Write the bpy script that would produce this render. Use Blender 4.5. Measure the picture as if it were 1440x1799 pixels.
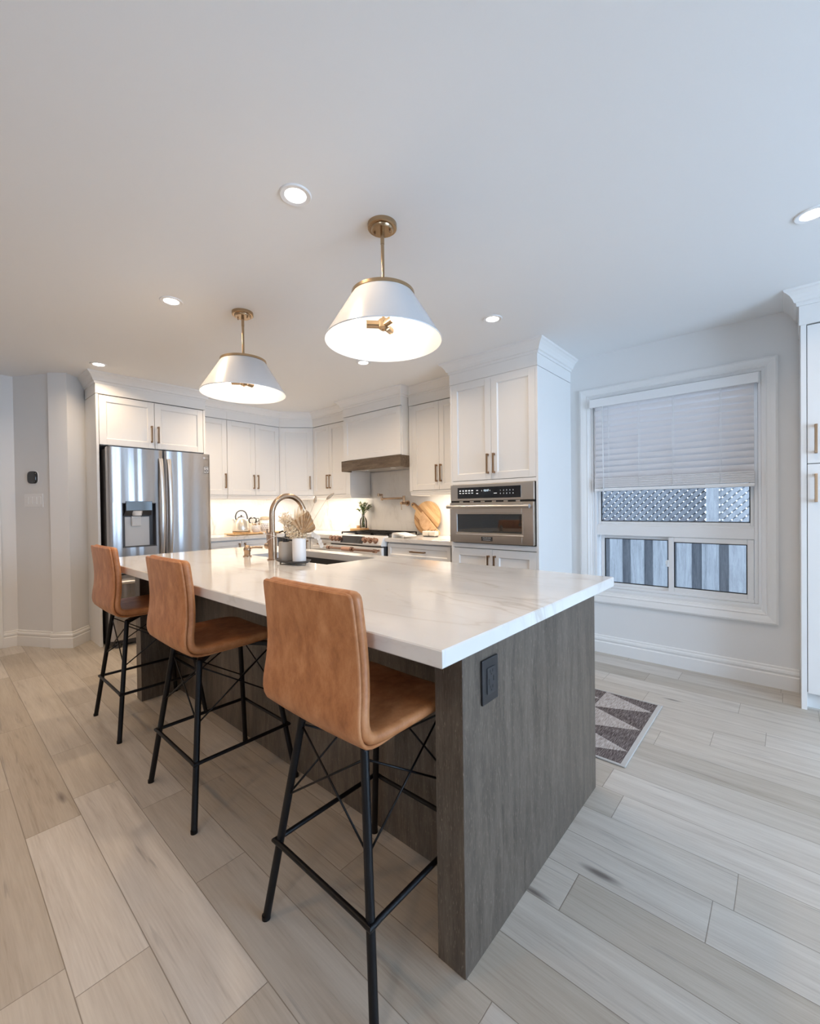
import bpy, bmesh, math, random
from math import pi, sin, cos, radians, sqrt, atan2
from mathutils import Vector, Matrix
random.seed(7)
for _o in list(bpy.data.objects): bpy.data.objects.remove(_o, do_unlink=True)
SC = bpy.context.scene
COL = SC.collection

# ------------------------------------------------------------------ camera
CAM_H = 1.2138
yaw, pit, rol = radians(41.361), radians(-0.6324), radians(-0.727)
_fw = Vector((-sin(yaw)*cos(pit), cos(yaw)*cos(pit), sin(pit)))
_rt = Vector((cos(yaw), sin(yaw), 0)); _up = _rt.cross(_fw)
_r2 = _rt*cos(rol) + _up*sin(rol); _u2 = -_rt*sin(rol) + _up*cos(rol)
cd = bpy.data.cameras.new('camera'); cam = bpy.data.objects.new('camera', cd); COL.objects.link(cam)
cd.sensor_fit = 'HORIZONTAL'; cd.sensor_width = 36; cd.lens = 36*751.75/1440; cd.clip_start = 0.05
cam.matrix_world = Matrix((( _r2.x, _u2.x, -_fw.x, 0), (_r2.y, _u2.y, -_fw.y, 0), (_r2.z, _u2.z, -_fw.z, CAM_H), (0, 0, 0, 1)))
SC.camera = cam
SC.view_settings.view_transform = 'Standard'; SC.view_settings.look = 'None'
SC.view_settings.exposure = -0.6; SC.view_settings.gamma = 1; SC.view_settings.use_curve_mapping = False

# ------------------------------------------------------------------ light
wd = bpy.data.worlds.new('overcast_sky'); SC.world = wd; wd.use_nodes = True
wn = wd.node_tree.nodes; bg = wn['Background']
bg.inputs[0].default_value = (0.64, 0.79, 1.0, 1); bg.inputs[1].default_value = 10.0
ZC = 2.446
def alight(name, loc, tgt, sx, sy, power, color, spread=180):
    l = bpy.data.lights.new(name, 'AREA'); l.shape = 'RECTANGLE'; l.size = sx; l.size_y = sy; l.energy = power; l.color = color
    l.spread = radians(spread)
    o = bpy.data.objects.new(name, l); COL.objects.link(o); o.location = loc
    d = Vector(tgt) - Vector(loc); o.rotation_euler = d.to_track_quat('-Z', 'Y').to_euler(); return o
DAY = (0.49, 0.71, 1.0); WARM = (1.0, 0.86, 0.70)
# daylight through the patio opening in the right wall
alight('daylight_patio', (3.26, 1.75, 1.25), (1.2, 1.75, 0.75), 2.0, 1.9, 146, DAY)
alight('rear_fill', (0.75, -2.93, 1.45), (0.75, 0, 1.45), 1.1, 1.0, 16, (0.66, 0.82, 1.0))  # added weak fill behind the camera, lifts stool backs and ceiling
ADDED_LAMPS = [(-4.10, 2.25), (-0.20, -0.85), (-1.45, -0.55), (-2.72, -0.55), (-3.95, -0.55), (-2.1, -1.9)]  # added unseen lamps that warm the left side and the back cabinets
P_DOWN = 14.0; P_BULB = 1.0; P_STRIP = 4.6

# ------------------------------------------------------------------ materials
def new_mat(name):
    m = bpy.data.materials.new(name); m.use_nodes = True
    nt = m.node_tree; b = nt.nodes['Principled BSDF']; return m, nt, b
def N(nt, t, **kw):
    n = nt.nodes.new(t)
    for k, v in kw.items():
        if k.startswith('i_'):
            n.inputs[int(k[2:]) if k[2:].isdigit() else k[2:]].default_value = v
        else: setattr(n, k, v)
    return n
def L(nt, a, b): nt.links.new(a, b)
def ramp(nt, fac, stops, interp='LINEAR'):
    r = N(nt, 'ShaderNodeValToRGB'); cr = r.color_ramp; cr.interpolation = interp
    while len(cr.elements) < len(stops): cr.elements.new(0.5)
    for e, (p, c) in zip(cr.elements, stops):
        e.position = p; e.color = (c[0], c[1], c[2], 1) if not isinstance(c, (int, float)) else (c, c, c, 1)
    if fac is not None: L(nt, fac, r.inputs[0])
    return r
def plain(name, col, rough=0.5, metal=0.0, bump=0.0, bscale=200, spec=None, var=0.0, vscale=6, coat=0):
    m, nt, b = new_mat(name)
    b.inputs['Base Color'].default_value = (*col, 1); b.inputs['Roughness'].default_value = rough; b.inputs['Metallic'].default_value = metal
    if spec is not None: b.inputs['Specular IOR Level'].default_value = spec
    if coat: b.inputs['Coat Weight'].default_value = coat
    tc = N(nt, 'ShaderNodeTexCoord')
    if var:
        no = N(nt, 'ShaderNodeTexNoise', i_Scale=vscale, i_Detail=4); L(nt, tc.outputs['Object'], no.inputs['Vector'])
        r = ramp(nt, no.outputs['Fac'], [(0.3, [c*(1-var) for c in col]), (0.7, [min(1, c*(1+var)) for c in col])])
        L(nt, r.outputs[0], b.inputs['Base Color'])
    if bump:
        no = N(nt, 'ShaderNodeTexNoise', i_Scale=bscale, i_Detail=2); L(nt, tc.outputs['Object'], no.inputs['Vector'])
        bp = N(nt, 'ShaderNodeBump', i_Strength=bump, i_Distance=0.002); L(nt, no.outputs['Fac'], bp.inputs['Height']); L(nt, bp.outputs[0], b.inputs['Normal'])
    return m
def emis(name, col, st):
    m, nt, b = new_mat(name); b.inputs['Base Color'].default_value = (*col, 1)
    b.inputs['Emission Color'].default_value = (*col, 1); b.inputs['Emission Strength'].default_value = st; return m
def wood(name, c_dark, c_mid, c_light, scale=(3, 3, 0.35), rough=0.5, detail=8, bump=0.15, flecks=0.0):
    m, nt, b = new_mat(name); tc = N(nt, 'ShaderNodeTexCoord')
    mp = N(nt, 'ShaderNodeMapping'); mp.inputs['Scale'].default_value = scale; L(nt, tc.outputs['Object'], mp.inputs[0])
    n1 = N(nt, 'ShaderNodeTexNoise', i_Scale=6, i_Detail=detail, i_Roughness=0.62, i_Distortion=0.5); L(nt, mp.outputs[0], n1.inputs['Vector'])
    n2 = N(nt, 'ShaderNodeTexNoise', i_Scale=42, i_Detail=3, i_Distortion=0.2); L(nt, mp.outputs[0], n2.inputs['Vector'])
    mx = N(nt, 'ShaderNodeMath', operation='MULTIPLY_ADD', i_1=0.35); L(nt, n2.outputs['Fac'], mx.inputs[0])
    m2 = N(nt, 'ShaderNodeMath', operation='MULTIPLY', i_1=0.75); L(nt, n1.outputs['Fac'], m2.inputs[0]); L(nt, m2.outputs[0], mx.inputs[2])
    r = ramp(nt, mx.outputs[0], [(0.36, c_dark), (0.54, c_mid), (0.74, c_light)]); out = r.outputs[0]
    if flecks:
        n3 = N(nt, 'ShaderNodeTexNoise', i_Scale=95, i_Detail=1); L(nt, mp.outputs[0], n3.inputs['Vector'])
        r3 = ramp(nt, n3.outputs['Fac'], [(0.66, 0.0), (0.74, 1.0)])
        mc = N(nt, 'ShaderNodeMix', data_type='RGBA'); mc.inputs[7].default_value = (*[min(1, c*2.0) for c in c_light], 1)
        sc = N(nt, 'ShaderNodeMath', operation='MULTIPLY', i_1=flecks); L(nt, r3.outputs[0], sc.inputs[0]); L(nt, sc.outputs[0], mc.inputs[0]); L(nt, out, mc.inputs[6]); out = mc.outputs[2]
    L(nt, out, b.inputs['Base Color']); b.inputs['Roughness'].default_value = rough
    bp = N(nt, 'ShaderNodeBump', i_Strength=bump, i_Distance=0.002); L(nt, mx.outputs[0], bp.inputs['Height']); L(nt, bp.outputs[0], b.inputs['Normal'])
    return m
def steel(name, col=(0.62, 0.61, 0.60), rough=0.24, stretch=(60, 60, 1.2), aniso=0.5, wav=0.0, rotat=0.0):
    m, nt, b = new_mat(name); b.inputs['Metallic'].default_value = 1; b.inputs['Base Color'].default_value = (*col, 1)
    b.inputs['Anisotropic'].default_value = aniso
    tg = N(nt, 'ShaderNodeTangent', direction_type='RADIAL', axis='Z'); L(nt, tg.outputs[0], b.inputs['Tangent']); b.inputs['Anisotropic Rotation'].default_value = rotat
    tc = N(nt, 'ShaderNodeTexCoord'); mp = N(nt, 'ShaderNodeMapping'); mp.inputs['Scale'].default_value = stretch; L(nt, tc.outputs['Object'], mp.inputs[0])
    no = N(nt, 'ShaderNodeTexNoise', i_Scale=8, i_Detail=3); L(nt, mp.outputs[0], no.inputs['Vector'])
    mr = N(nt, 'ShaderNodeMapRange', i_3=rough-0.05, i_4=rough+0.06); L(nt, no.outputs['Fac'], mr.inputs[0]); L(nt, mr.outputs[0], b.inputs['Roughness'])
    if wav:
        mp2 = N(nt, 'ShaderNodeMapping'); mp2.inputs['Scale'].default_value = (5.0, 5.0, 0.10); L(nt, tc.outputs['Object'], mp2.inputs[0])
        n2 = N(nt, 'ShaderNodeTexNoise', i_Scale=2.0, i_Detail=1); L(nt, mp2.outputs[0], n2.inputs['Vector'])
        bp = N(nt, 'ShaderNodeBump', i_Strength=wav, i_Distance=0.02); L(nt, n2.outputs['Fac'], bp.inputs['Height']); L(nt, bp.outputs[0], b.inputs['Normal'])
    return m
def marble(name, base, vein, rough, rot, vein_amt=0.75, scale=1.0, stretch=(1, 1, 1)):
    m, nt, b = new_mat(name); tc = N(nt, 'ShaderNodeTexCoord')
    mp = N(nt, 'ShaderNodeMapping'); mp.inputs['Rotation'].default_value = rot; mp.inputs['Scale'].default_value = [s*scale for s in stretch]; L(nt, tc.outputs['Object'], mp.inputs[0])
    def vn(sc, wid, dist, w):
        no = N(nt, 'ShaderNodeTexNoise', noise_dimensions='4D', i_Scale=sc, i_Detail=5, i_Roughness=0.5, i_Distortion=dist); no.inputs['W'].default_value = w; L(nt, mp.outputs[0], no.inputs['Vector'])
        a = N(nt, 'ShaderNodeMath', operation='SUBTRACT', i_1=0.5); L(nt, no.outputs['Fac'], a.inputs[0])
        c = N(nt, 'ShaderNodeMath', operation='ABSOLUTE'); L(nt, a.outputs[0], c.inputs[0])
        return ramp(nt, c.outputs[0], [(0.0, 1.0), (wid, 0.25), (wid*4, 0.0)], 'EASE')
    v1 = vn(0.9, 0.010, 0.7, 1.3); v2 = vn(2.1, 0.006, 0.5, 4.1)
    msk = N(nt, 'ShaderNodeTexNoise', i_Scale=1.7, i_Detail=2); L(nt, mp.outputs[0], msk.inputs['Vector'])
    mr = ramp(nt, msk.outputs['Fac'], [(0.42, 0.15), (0.6, 1.0)])
    s = N(nt, 'ShaderNodeMath', operation='MULTIPLY_ADD', i_1=0.45); L(nt, v2.outputs[0], s.inputs[0]); L(nt, v1.outputs[0], s.inputs[2])
    t = N(nt, 'ShaderNodeMath', operation='MULTIPLY'); L(nt, s.outputs[0], t.inputs[0]); L(nt, mr.outputs[0], t.inputs[1])
    u = N(nt, 'ShaderNodeMath', operation='MULTIPLY', i_1=vein_amt, use_clamp=True); L(nt, t.outputs[0], u.inputs[0])
    cl = N(nt, 'ShaderNodeTexNoise', i_Scale=2.3, i_Detail=3); L(nt, mp.outputs[0], cl.inputs['Vector'])
    r = ramp(nt, cl.outputs['Fac'], [(0.35, base), (0.7, [c*0.955 for c in base])])
    mc = N(nt, 'ShaderNodeMix', data_type='RGBA'); mc.inputs[7].default_value = (*vein, 1)
    L(nt, u.outputs[0], mc.inputs[0]); L(nt, r.outputs[0], mc.inputs[6]); L(nt, mc.outputs[2], b.inputs['Base Color'])
    b.inputs['Roughness'].default_value = rough; return m
def glass(name, col=(1, 1, 1), rough=0.0, trans=0.92):
    m = bpy.data.materials.new(name); m.use_nodes = True; nt = m.node_tree; nt.nodes.clear()
    o = N(nt, 'ShaderNodeOutputMaterial'); t = N(nt, 'ShaderNodeBsdfTransparent'); t.inputs[0].default_value = (*[c*trans for c in col], 1)
    g = N(nt, 'ShaderNodeBsdfGlossy', i_Roughness=rough); fr = N(nt, 'ShaderNodeFresnel', i_IOR=1.45); mx = N(nt, 'ShaderNodeMixShader')
    L(nt, fr.outputs[0], mx.inputs[0]); L(nt, t.outputs[0], mx.inputs[1]); L(nt, g.outputs[0], mx.inputs[2]); L(nt, mx.outputs[0], o.inputs[0]); return m
def leather():
    m, nt, b = new_mat('tan_leather'); tc = N(nt, 'ShaderNodeTexCoord')
    n1 = N(nt, 'ShaderNodeTexNoise', i_Scale=13, i_Detail=7, i_Roughness=0.68, i_Distortion=0.15)
    mp = N(nt, 'ShaderNodeMapping'); mp.inputs['Scale'].default_value = (1.3, 1.0, 0.75); mp.inputs['Rotation'].default_value = (0, 0.5, 0)
    L(nt, tc.outputs['Object'], mp.inputs[0]); L(nt, mp.outputs[0], n1.inputs['Vector'])
    r = ramp(nt, n1.outputs['Fac'], [(0.30, (0.30, 0.105, 0.034)), (0.48, (0.46, 0.182, 0.066)), (0.68, (0.60, 0.275, 0.120))])
    L(nt, r.outputs[0], b.inputs['Base Color']); b.inputs['Roughness'].default_value = 0.42
    n2 = N(nt, 'ShaderNodeTexVoronoi', i_Scale=420); L(nt, tc.outputs['Object'], n2.inputs['Vector'])
    bp = N(nt, 'ShaderNodeBump', i_Strength=0.12, i_Distance=0.001); L(nt, n2.outputs['Distance'], bp.inputs['Height']); L(nt, bp.outputs[0], b.inputs['Normal'])
    return m
def floor_mat():
    m, nt, b = new_mat('oak_plank_floor'); tc = N(nt, 'ShaderNodeTexCoord'); sp = N(nt, 'ShaderNodeSeparateXYZ'); L(nt, tc.outputs['Object'], sp.inputs[0])
    def M(op, a, c=None, d=None):
        n = N(nt, 'ShaderNodeMath', operation=op)
        for i, v in enumerate((a, c, d)):
            if v is None: continue
            if isinstance(v, (int, float)): n.inputs[i].default_value = v
            else: L(nt, v, n.inputs[i])
        return n.outputs[0]
    W = 0.168; LEN = 1.9
    yy = M('DIVIDE', M('SUBTRACT', sp.outputs[1], 0.0605), W); row = M('FLOOR', yy); fy = M('FRACT', yy)
    wn1 = N(nt, 'ShaderNodeTexWhiteNoise', noise_dimensions='1D'); L(nt, row, wn1.inputs['W'])
    xx = M('DIVIDE', M('ADD', sp.outputs[0], M('MULTIPLY', wn1.outputs['Value'], 9.0)), LEN)
    # every long board is cut once at a random place, so lengths vary
    cell = M('FLOOR', xx); fx = M('FRACT', xx)
    cb = N(nt, 'ShaderNodeCombineXYZ'); L(nt, row, cb.inputs[0]); L(nt, cell, cb.inputs[1])
    wn2 = N(nt, 'ShaderNodeTexWhiteNoise', noise_dimensions='2D'); L(nt, cb.outputs[0], wn2.inputs['Vector'])
    cut = M('MULTIPLY_ADD', wn2.outputs['Value'], 0.4, 0.35); side = M('GREATER_THAN', fx, cut)
    cb2 = N(nt, 'ShaderNodeCombineXYZ'); L(nt, row, cb2.inputs[0]); L(nt, cell, cb2.inputs[1]); L(nt, side, cb2.inputs[2])
    wn3 = N(nt, 'ShaderNodeTexWhiteNoise', noise_dimensions='3D'); L(nt, cb2.outputs[0], wn3.inputs['Vector'])
    idv = wn3.outputs['Value']
    # joint distance in metres
    dx = M('MINIMUM', M('MULTIPLY', M('MINIMUM', fx, M('SUBTRACT', 1.0, fx)), LEN), M('MULTIPLY', M('ABSOLUTE', M('SUBTRACT', fx, cut)), LEN))
    dy = M('MULTIPLY', M('MINIMUM', fy, M('SUBTRACT', 1.0, fy)), W)
    dd = M('MINIMUM', dx, dy)
    gro = ramp(nt, M('MULTIPLY', dd, 100), [(0.0, 1.0), (0.08, 0.85), (0.17, 0.0)])
    # grain, offset per board
    gv = N(nt, 'ShaderNodeCombineXYZ'); L(nt, M('MULTIPLY', sp.outputs[0], 0.9), gv.inputs[0]); L(nt, M('MULTIPLY', sp.outputs[1], 13.0), gv.inputs[1]); L(nt, M('MULTIPLY', idv, 37.0), gv.inputs[2])
    n1 = N(nt, 'ShaderNodeTexNoise', i_Scale=1.8, i_Detail=9, i_Roughness=0.62, i_Distortion=0.45); L(nt, gv.outputs[0], n1.inputs['Vector'])
    gv2 = N(nt, 'ShaderNodeCombineXYZ'); L(nt, M('MULTIPLY', sp.outputs[0], 4.0), gv2.inputs[0]); L(nt, M('MULTIPLY', sp.outputs[1], 90.0), gv2.inputs[1]); L(nt, M('MULTIPLY', idv, 11.0), gv2.inputs[2])
    n2 = N(nt, 'ShaderNodeTexNoise', i_Scale=2.2, i_Detail=3); L(nt, gv2.outputs[0], n2.inputs['Vector'])
    g = M('ADD', M('MULTIPLY', n1.outputs['Fac'], 0.68), M('MULTIPLY', n2.outputs['Fac'], 0.32))
    base = ramp(nt, g, [(0.29, (0.350, 0.293, 0.230)), (0.43, (0.472, 0.412, 0.338)), (0.57, (0.535, 0.476, 0.398)), (0.73, (0.595, 0.536, 0.455))])
    tone = N(nt, 'ShaderNodeHueSaturation'); L(nt, base.outputs[0], tone.inputs['Color'])
    L(nt, M('MULTIPLY_ADD', idv, 0.30, 0.84), tone.inputs['Value']); L(nt, M('MULTIPLY_ADD', wn3.outputs['Value'], -0.4, 1.05), tone.inputs['Saturation'])
    # knots / mineral streaks
    kv = N(nt, 'ShaderNodeCombineXYZ'); L(nt, M('MULTIPLY', sp.outputs[0], 1.25), kv.inputs[0]); L(nt, M('MULTIPLY', sp.outputs[1], 5.0), kv.inputs[1]); L(nt, M('MULTIPLY', idv, 5.0), kv.inputs[2])
    vo = N(nt, 'ShaderNodeTexVoronoi', i_Scale=0.9, i_Randomness=1.0); L(nt, kv.outputs[0], vo.inputs['Vector'])
    wob = M('ADD', vo.outputs['Distance'], M('MULTIPLY', n1.outputs['Fac'], 0.10))
    kr = ramp(nt, wob, [(0.065, 0.85), (0.13, 0.0)])
    mk = N(nt, 'ShaderNodeMix', data_type='RGBA'); mk.inputs[7].default_value = (0.10, 0.08, 0.07, 1); L(nt, kr.outputs[0], mk.inputs[0]); L(nt, tone.outputs[0], mk.inputs[6])
    sv = N(nt, 'ShaderNodeCombineXYZ'); L(nt, M('MULTIPLY', sp.outputs[0], 2.2), sv.inputs[0]); L(nt, M('MULTIPLY', sp.outputs[1], 34.0), sv.inputs[1]); L(nt, M('MULTIPLY', idv, 23.0), sv.inputs[2])
    sn = N(nt, 'ShaderNodeTexNoise', i_Scale=1.5, i_Detail=3, i_Distortion=0.6); L(nt, sv.outputs[0], sn.inputs['Vector'])
    sr = ramp(nt, sn.outputs['Fac'], [(0.64, 0.0), (0.76, 0.42)])
    ms = N(nt, 'ShaderNodeMix', data_type='RGBA'); ms.inputs[7].default_value = (0.16, 0.145, 0.14, 1); L(nt, sr.outputs[0], ms.inputs[0]); L(nt, mk.outputs[2], ms.inputs[6]); mk = ms
    mg = N(nt, 'ShaderNodeMix', data_type='RGBA'); mg.inputs[7].default_value = (0.17, 0.135, 0.10, 1)
    L(nt, M('MULTIPLY', gro.outputs[0], 0.75), mg.inputs[0]); L(nt, mk.outputs[2], mg.inputs[6]); L(nt, mg.outputs[2], b.inputs['Base Color'])
    L(nt, M('MULTIPLY_ADD', g, -0.15, 0.50), b.inputs['Roughness'])
    h = M('SUBTRACT', M('MULTIPLY', g, 0.25), gro.outputs[0]); bp = N(nt, 'ShaderNodeBump', i_Strength=0.35, i_Distance=0.002); L(nt, h, bp.inputs['Height']); L(nt, bp.outputs[0], b.inputs['Normal'])
    return m
M_wall = plain('wall_paint', (0.78, 0.77, 0.755), 0.6, bump=0.05, bscale=350)
M_ceil = plain('ceiling_paint', (0.87, 0.87, 0.865), 0.8, bump=0.05, bscale=300)
M_trim = plain('white_trim_paint', (0.83, 0.82, 0.80), 0.35, bump=0.01)
M_cab = plain('cabinet_paint', (0.84, 0.825, 0.80), 0.38, bump=0.01)
M_gap = plain('cabinet_shadow_gap', (0.10, 0.09, 0.085), 0.8)  # dark colour standing in for the shade inside cabinet gaps
M_floor = floor_mat()
M_leather = leather()
M_black = plain('black_powder_coat', (0.004, 0.004, 0.005), 0.42, bump=0.05, bscale=600, spec=0.28)
M_blackpl = plain('black_plastic', (0.018, 0.018, 0.021), 0.4)
M_isl = wood('stained_walnut_panel', (0.056, 0.043, 0.032), (0.104, 0.080, 0.060), (0.165, 0.130, 0.100), scale=(5, 5, 0.6), rough=0.42, bump=0.2, flecks=0.55)
M_beam = wood('stained_oak_beam', (0.055, 0.036, 0.022), (0.115, 0.080, 0.052), (0.18, 0.135, 0.09), scale=(0.7, 6, 6), rough=0.55)
M_top = marble('veined_quartz', (0.80, 0.775, 0.745), (0.46, 0.385, 0.31), 0.09, (0, 0, 0.25), 0.42, 1.0, (0.75, 2.2, 1.5))
M_splash = marble('veined_backsplash', (0.80, 0.775, 0.74), (0.45, 0.40, 0.35), 0.16, (0.0, 0.75, 0.75), 0.6, 1.2, (1.8, 1.8, 0.6))
M_steel = steel('brushed_steel', (0.47, 0.455, 0.45), 0.29, (60, 60, 1.0), 0.6, wav=0.75, rotat=0.25)
M_steelh = steel('handle_steel', (0.68, 0.66, 0.64), 0.33, aniso=0.0)
M_ovst = steel('warm_brushed_steel', (0.62, 0.565, 0.50), 0.30, (1.2, 60, 60), 0.4)
M_dgrey = plain('dark_grey_metal', (0.09, 0.09, 0.095), 0.5, 0.6)
M_bronze = plain('champagne_bronze', (0.33, 0.21, 0.125), 0.30, 1.0)
M_brass = plain('aged_brass', (0.46, 0.33, 0.205), 0.24, 1.0)
M_fauc = plain('brushed_bronze', (0.50, 0.36, 0.25), 0.27, 1.0)
M_copper = plain('brushed_copper', (0.43, 0.27, 0.20), 0.25, 1.0)
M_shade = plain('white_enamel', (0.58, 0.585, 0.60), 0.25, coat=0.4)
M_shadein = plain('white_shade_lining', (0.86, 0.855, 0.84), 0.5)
M_bulb = emis('glowing_bulb', (1.0, 0.90, 0.76), 14)
M_lamp = emis('downlight_lens', (1.0, 0.95, 0.88), 16)
M_strip = emis('led_strip', (1.0, 0.92, 0.80), 4)
M_blackglass = plain('black_glass', (0.010, 0.010, 0.012), 0.04, coat=0.5)
M_darkglass = plain('smoked_oven_glass', (0.018, 0.020, 0.020), 0.03, spec=0.8, coat=0.6)
M_white = plain('white_ceramic', (0.84, 0.83, 0.82), 0.3)
M_whitemt = plain('matte_white_enamel', (0.82, 0.81, 0.79), 0.35)
M_greige = plain('greige_ceramic', (0.46, 0.42, 0.37), 0.55)
M_slate = plain('slate_tray', (0.06, 0.06, 0.065), 0.45)
M_sink = plain('black_granite_sink', (0.065, 0.060, 0.057), 0.40, bump=0.1, bscale=900)
M_board = wood('acacia_board', (0.22, 0.095, 0.035), (0.46, 0.25, 0.10), (0.66, 0.42, 0.20), scale=(9, 3, 1.6), rough=0.45)
def strip_board():
    m, nt, b = new_mat('striped_acacia_board'); tc = N(nt, 'ShaderNodeTexCoord'); mp = N(nt, 'ShaderNodeMapping'); mp.inputs['Rotation'].default_value = (0, radians(-40), 0); L(nt, tc.outputs['Object'], mp.inputs[0])
    sp = N(nt, 'ShaderNodeSeparateXYZ'); L(nt, mp.outputs[0], sp.inputs[0])
    d = N(nt, 'ShaderNodeMath', operation='DIVIDE', i_1=0.036); L(nt, sp.outputs[2], d.inputs[0]); f = N(nt, 'ShaderNodeMath', operation='FLOOR'); L(nt, d.outputs[0], f.inputs[0])
    w = N(nt, 'ShaderNodeTexWhiteNoise', noise_dimensions='1D'); L(nt, f.outputs[0], w.inputs['W'])
    cb = N(nt, 'ShaderNodeCombineXYZ'); 
    for i, (o, k) in enumerate(((0, 8.0), (2, 60.0))):
        q = N(nt, 'ShaderNodeMath', operation='MULTIPLY', i_1=k); L(nt, sp.outputs[o], q.inputs[0]); L(nt, q.outputs[0], cb.inputs[i])
    no = N(nt, 'ShaderNodeTexNoise', i_Scale=1.0, i_Detail=4, i_Distortion=0.8); L(nt, cb.outputs[0], no.inputs['Vector'])
    a = N(nt, 'ShaderNodeMath', operation='MULTIPLY_ADD', i_1=0.55); L(nt, w.outputs['Value'], a.inputs[0])
    n2 = N(nt, 'ShaderNodeMath', operation='MULTIPLY', i_1=0.5); L(nt, no.outputs['Fac'], n2.inputs[0]); L(nt, n2.outputs[0], a.inputs[2])
    r = ramp(nt, a.outputs[0], [(0.15, (0.22, 0.10, 0.04)), (0.45, (0.50, 0.28, 0.12)), (0.80, (0.72, 0.48, 0.25))]); L(nt, r.outputs[0], b.inputs['Base Color']); b.inputs['Roughness'].default_value = 0.45; return m
M_board = strip_board()
M_board2 = wood('maple_paddle', (0.48, 0.27, 0.13), (0.60, 0.37, 0.20), (0.68, 0.45, 0.27), scale=(3, 3, 3), rough=0.5, bump=0.05)
M_oakst = wood('honey_wood', (0.36, 0.19, 0.07), (0.55, 0.33, 0.14), (0.68, 0.45, 0.22), scale=(2, 6, 6), rough=0.45)
M_cream = plain('satin_nickel', (0.74, 0.69, 0.60), 0.30, 0.75)
M_pampas = plain('dried_pampas', (0.88, 0.72, 0.50), 0.9, var=0.12, vscale=60)
M_palm = plain('dried_palm_leaf', (0.46, 0.30, 0.165), 0.75, var=0.25, vscale=50)
M_tail = plain('dried_grass_tail', (0.42, 0.33, 0.235), 0.9, var=0.2, vscale=80)
M_lun = plain('papery_seed_pod', (0.80, 0.75, 0.68), 0.6)
M_stem = plain('green_stem', (0.10, 0.14, 0.05), 0.6)
M_leafm = plain('green_leaf', (0.16, 0.24, 0.08), 0.55, var=0.3, vscale=30)
M_leafd = plain('dark_leaf', (0.035, 0.05, 0.03), 0.55)
M_petal = plain('cream_petal', (0.80, 0.78, 0.62), 0.6)
M_glass = glass('window_glass', (0.95, 0.98, 1.0), 0.0, 0.97)
M_jar = glass('clear_glass', (1, 1, 1), 0.02, 0.93)
M_vinyl = plain('white_vinyl', (0.82, 0.82, 0.82), 0.35)
M_blind = plain('white_blind_slat', (0.76, 0.74, 0.745), 0.45)
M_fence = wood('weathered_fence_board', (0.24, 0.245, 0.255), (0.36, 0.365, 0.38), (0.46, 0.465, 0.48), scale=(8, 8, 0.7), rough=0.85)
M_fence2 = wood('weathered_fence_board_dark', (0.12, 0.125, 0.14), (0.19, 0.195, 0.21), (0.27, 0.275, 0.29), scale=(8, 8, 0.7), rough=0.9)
M_grass = plain('ground_soil', (0.10, 0.11, 0.08), 0.95, var=0.3)
M_towel = plain('white_cotton', (0.82, 0.80, 0.76), 0.9, bump=0.3, bscale=400)
M_candle = plain('candle_wax', (0.80, 0.74, 0.64), 0.45)
M_pink = plain('blush_leather_wrap', (0.62, 0.36, 0.26), 0.5)
M_charc = plain('charcoal_plastic', (0.028, 0.028, 0.031), 0.45)
M_badge = plain('badge_silver', (0.62, 0.62, 0.62), 0.35)
M_ink = plain('black_ink', (0.01, 0.01, 0.01), 0.5)
M_legend = emis('lit_legend', (0.85, 0.88, 0.9), 0.7)
M_disp = emis('display_digits', (0.75, 0.9, 1.0), 2.2)
M_chrome = plain('chrome', (0.75, 0.75, 0.76), 0.08, 1.0)
M_reflp = plain('mirror_panel', (0.42, 0.47, 0.52), 0.06, 0.9)

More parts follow.
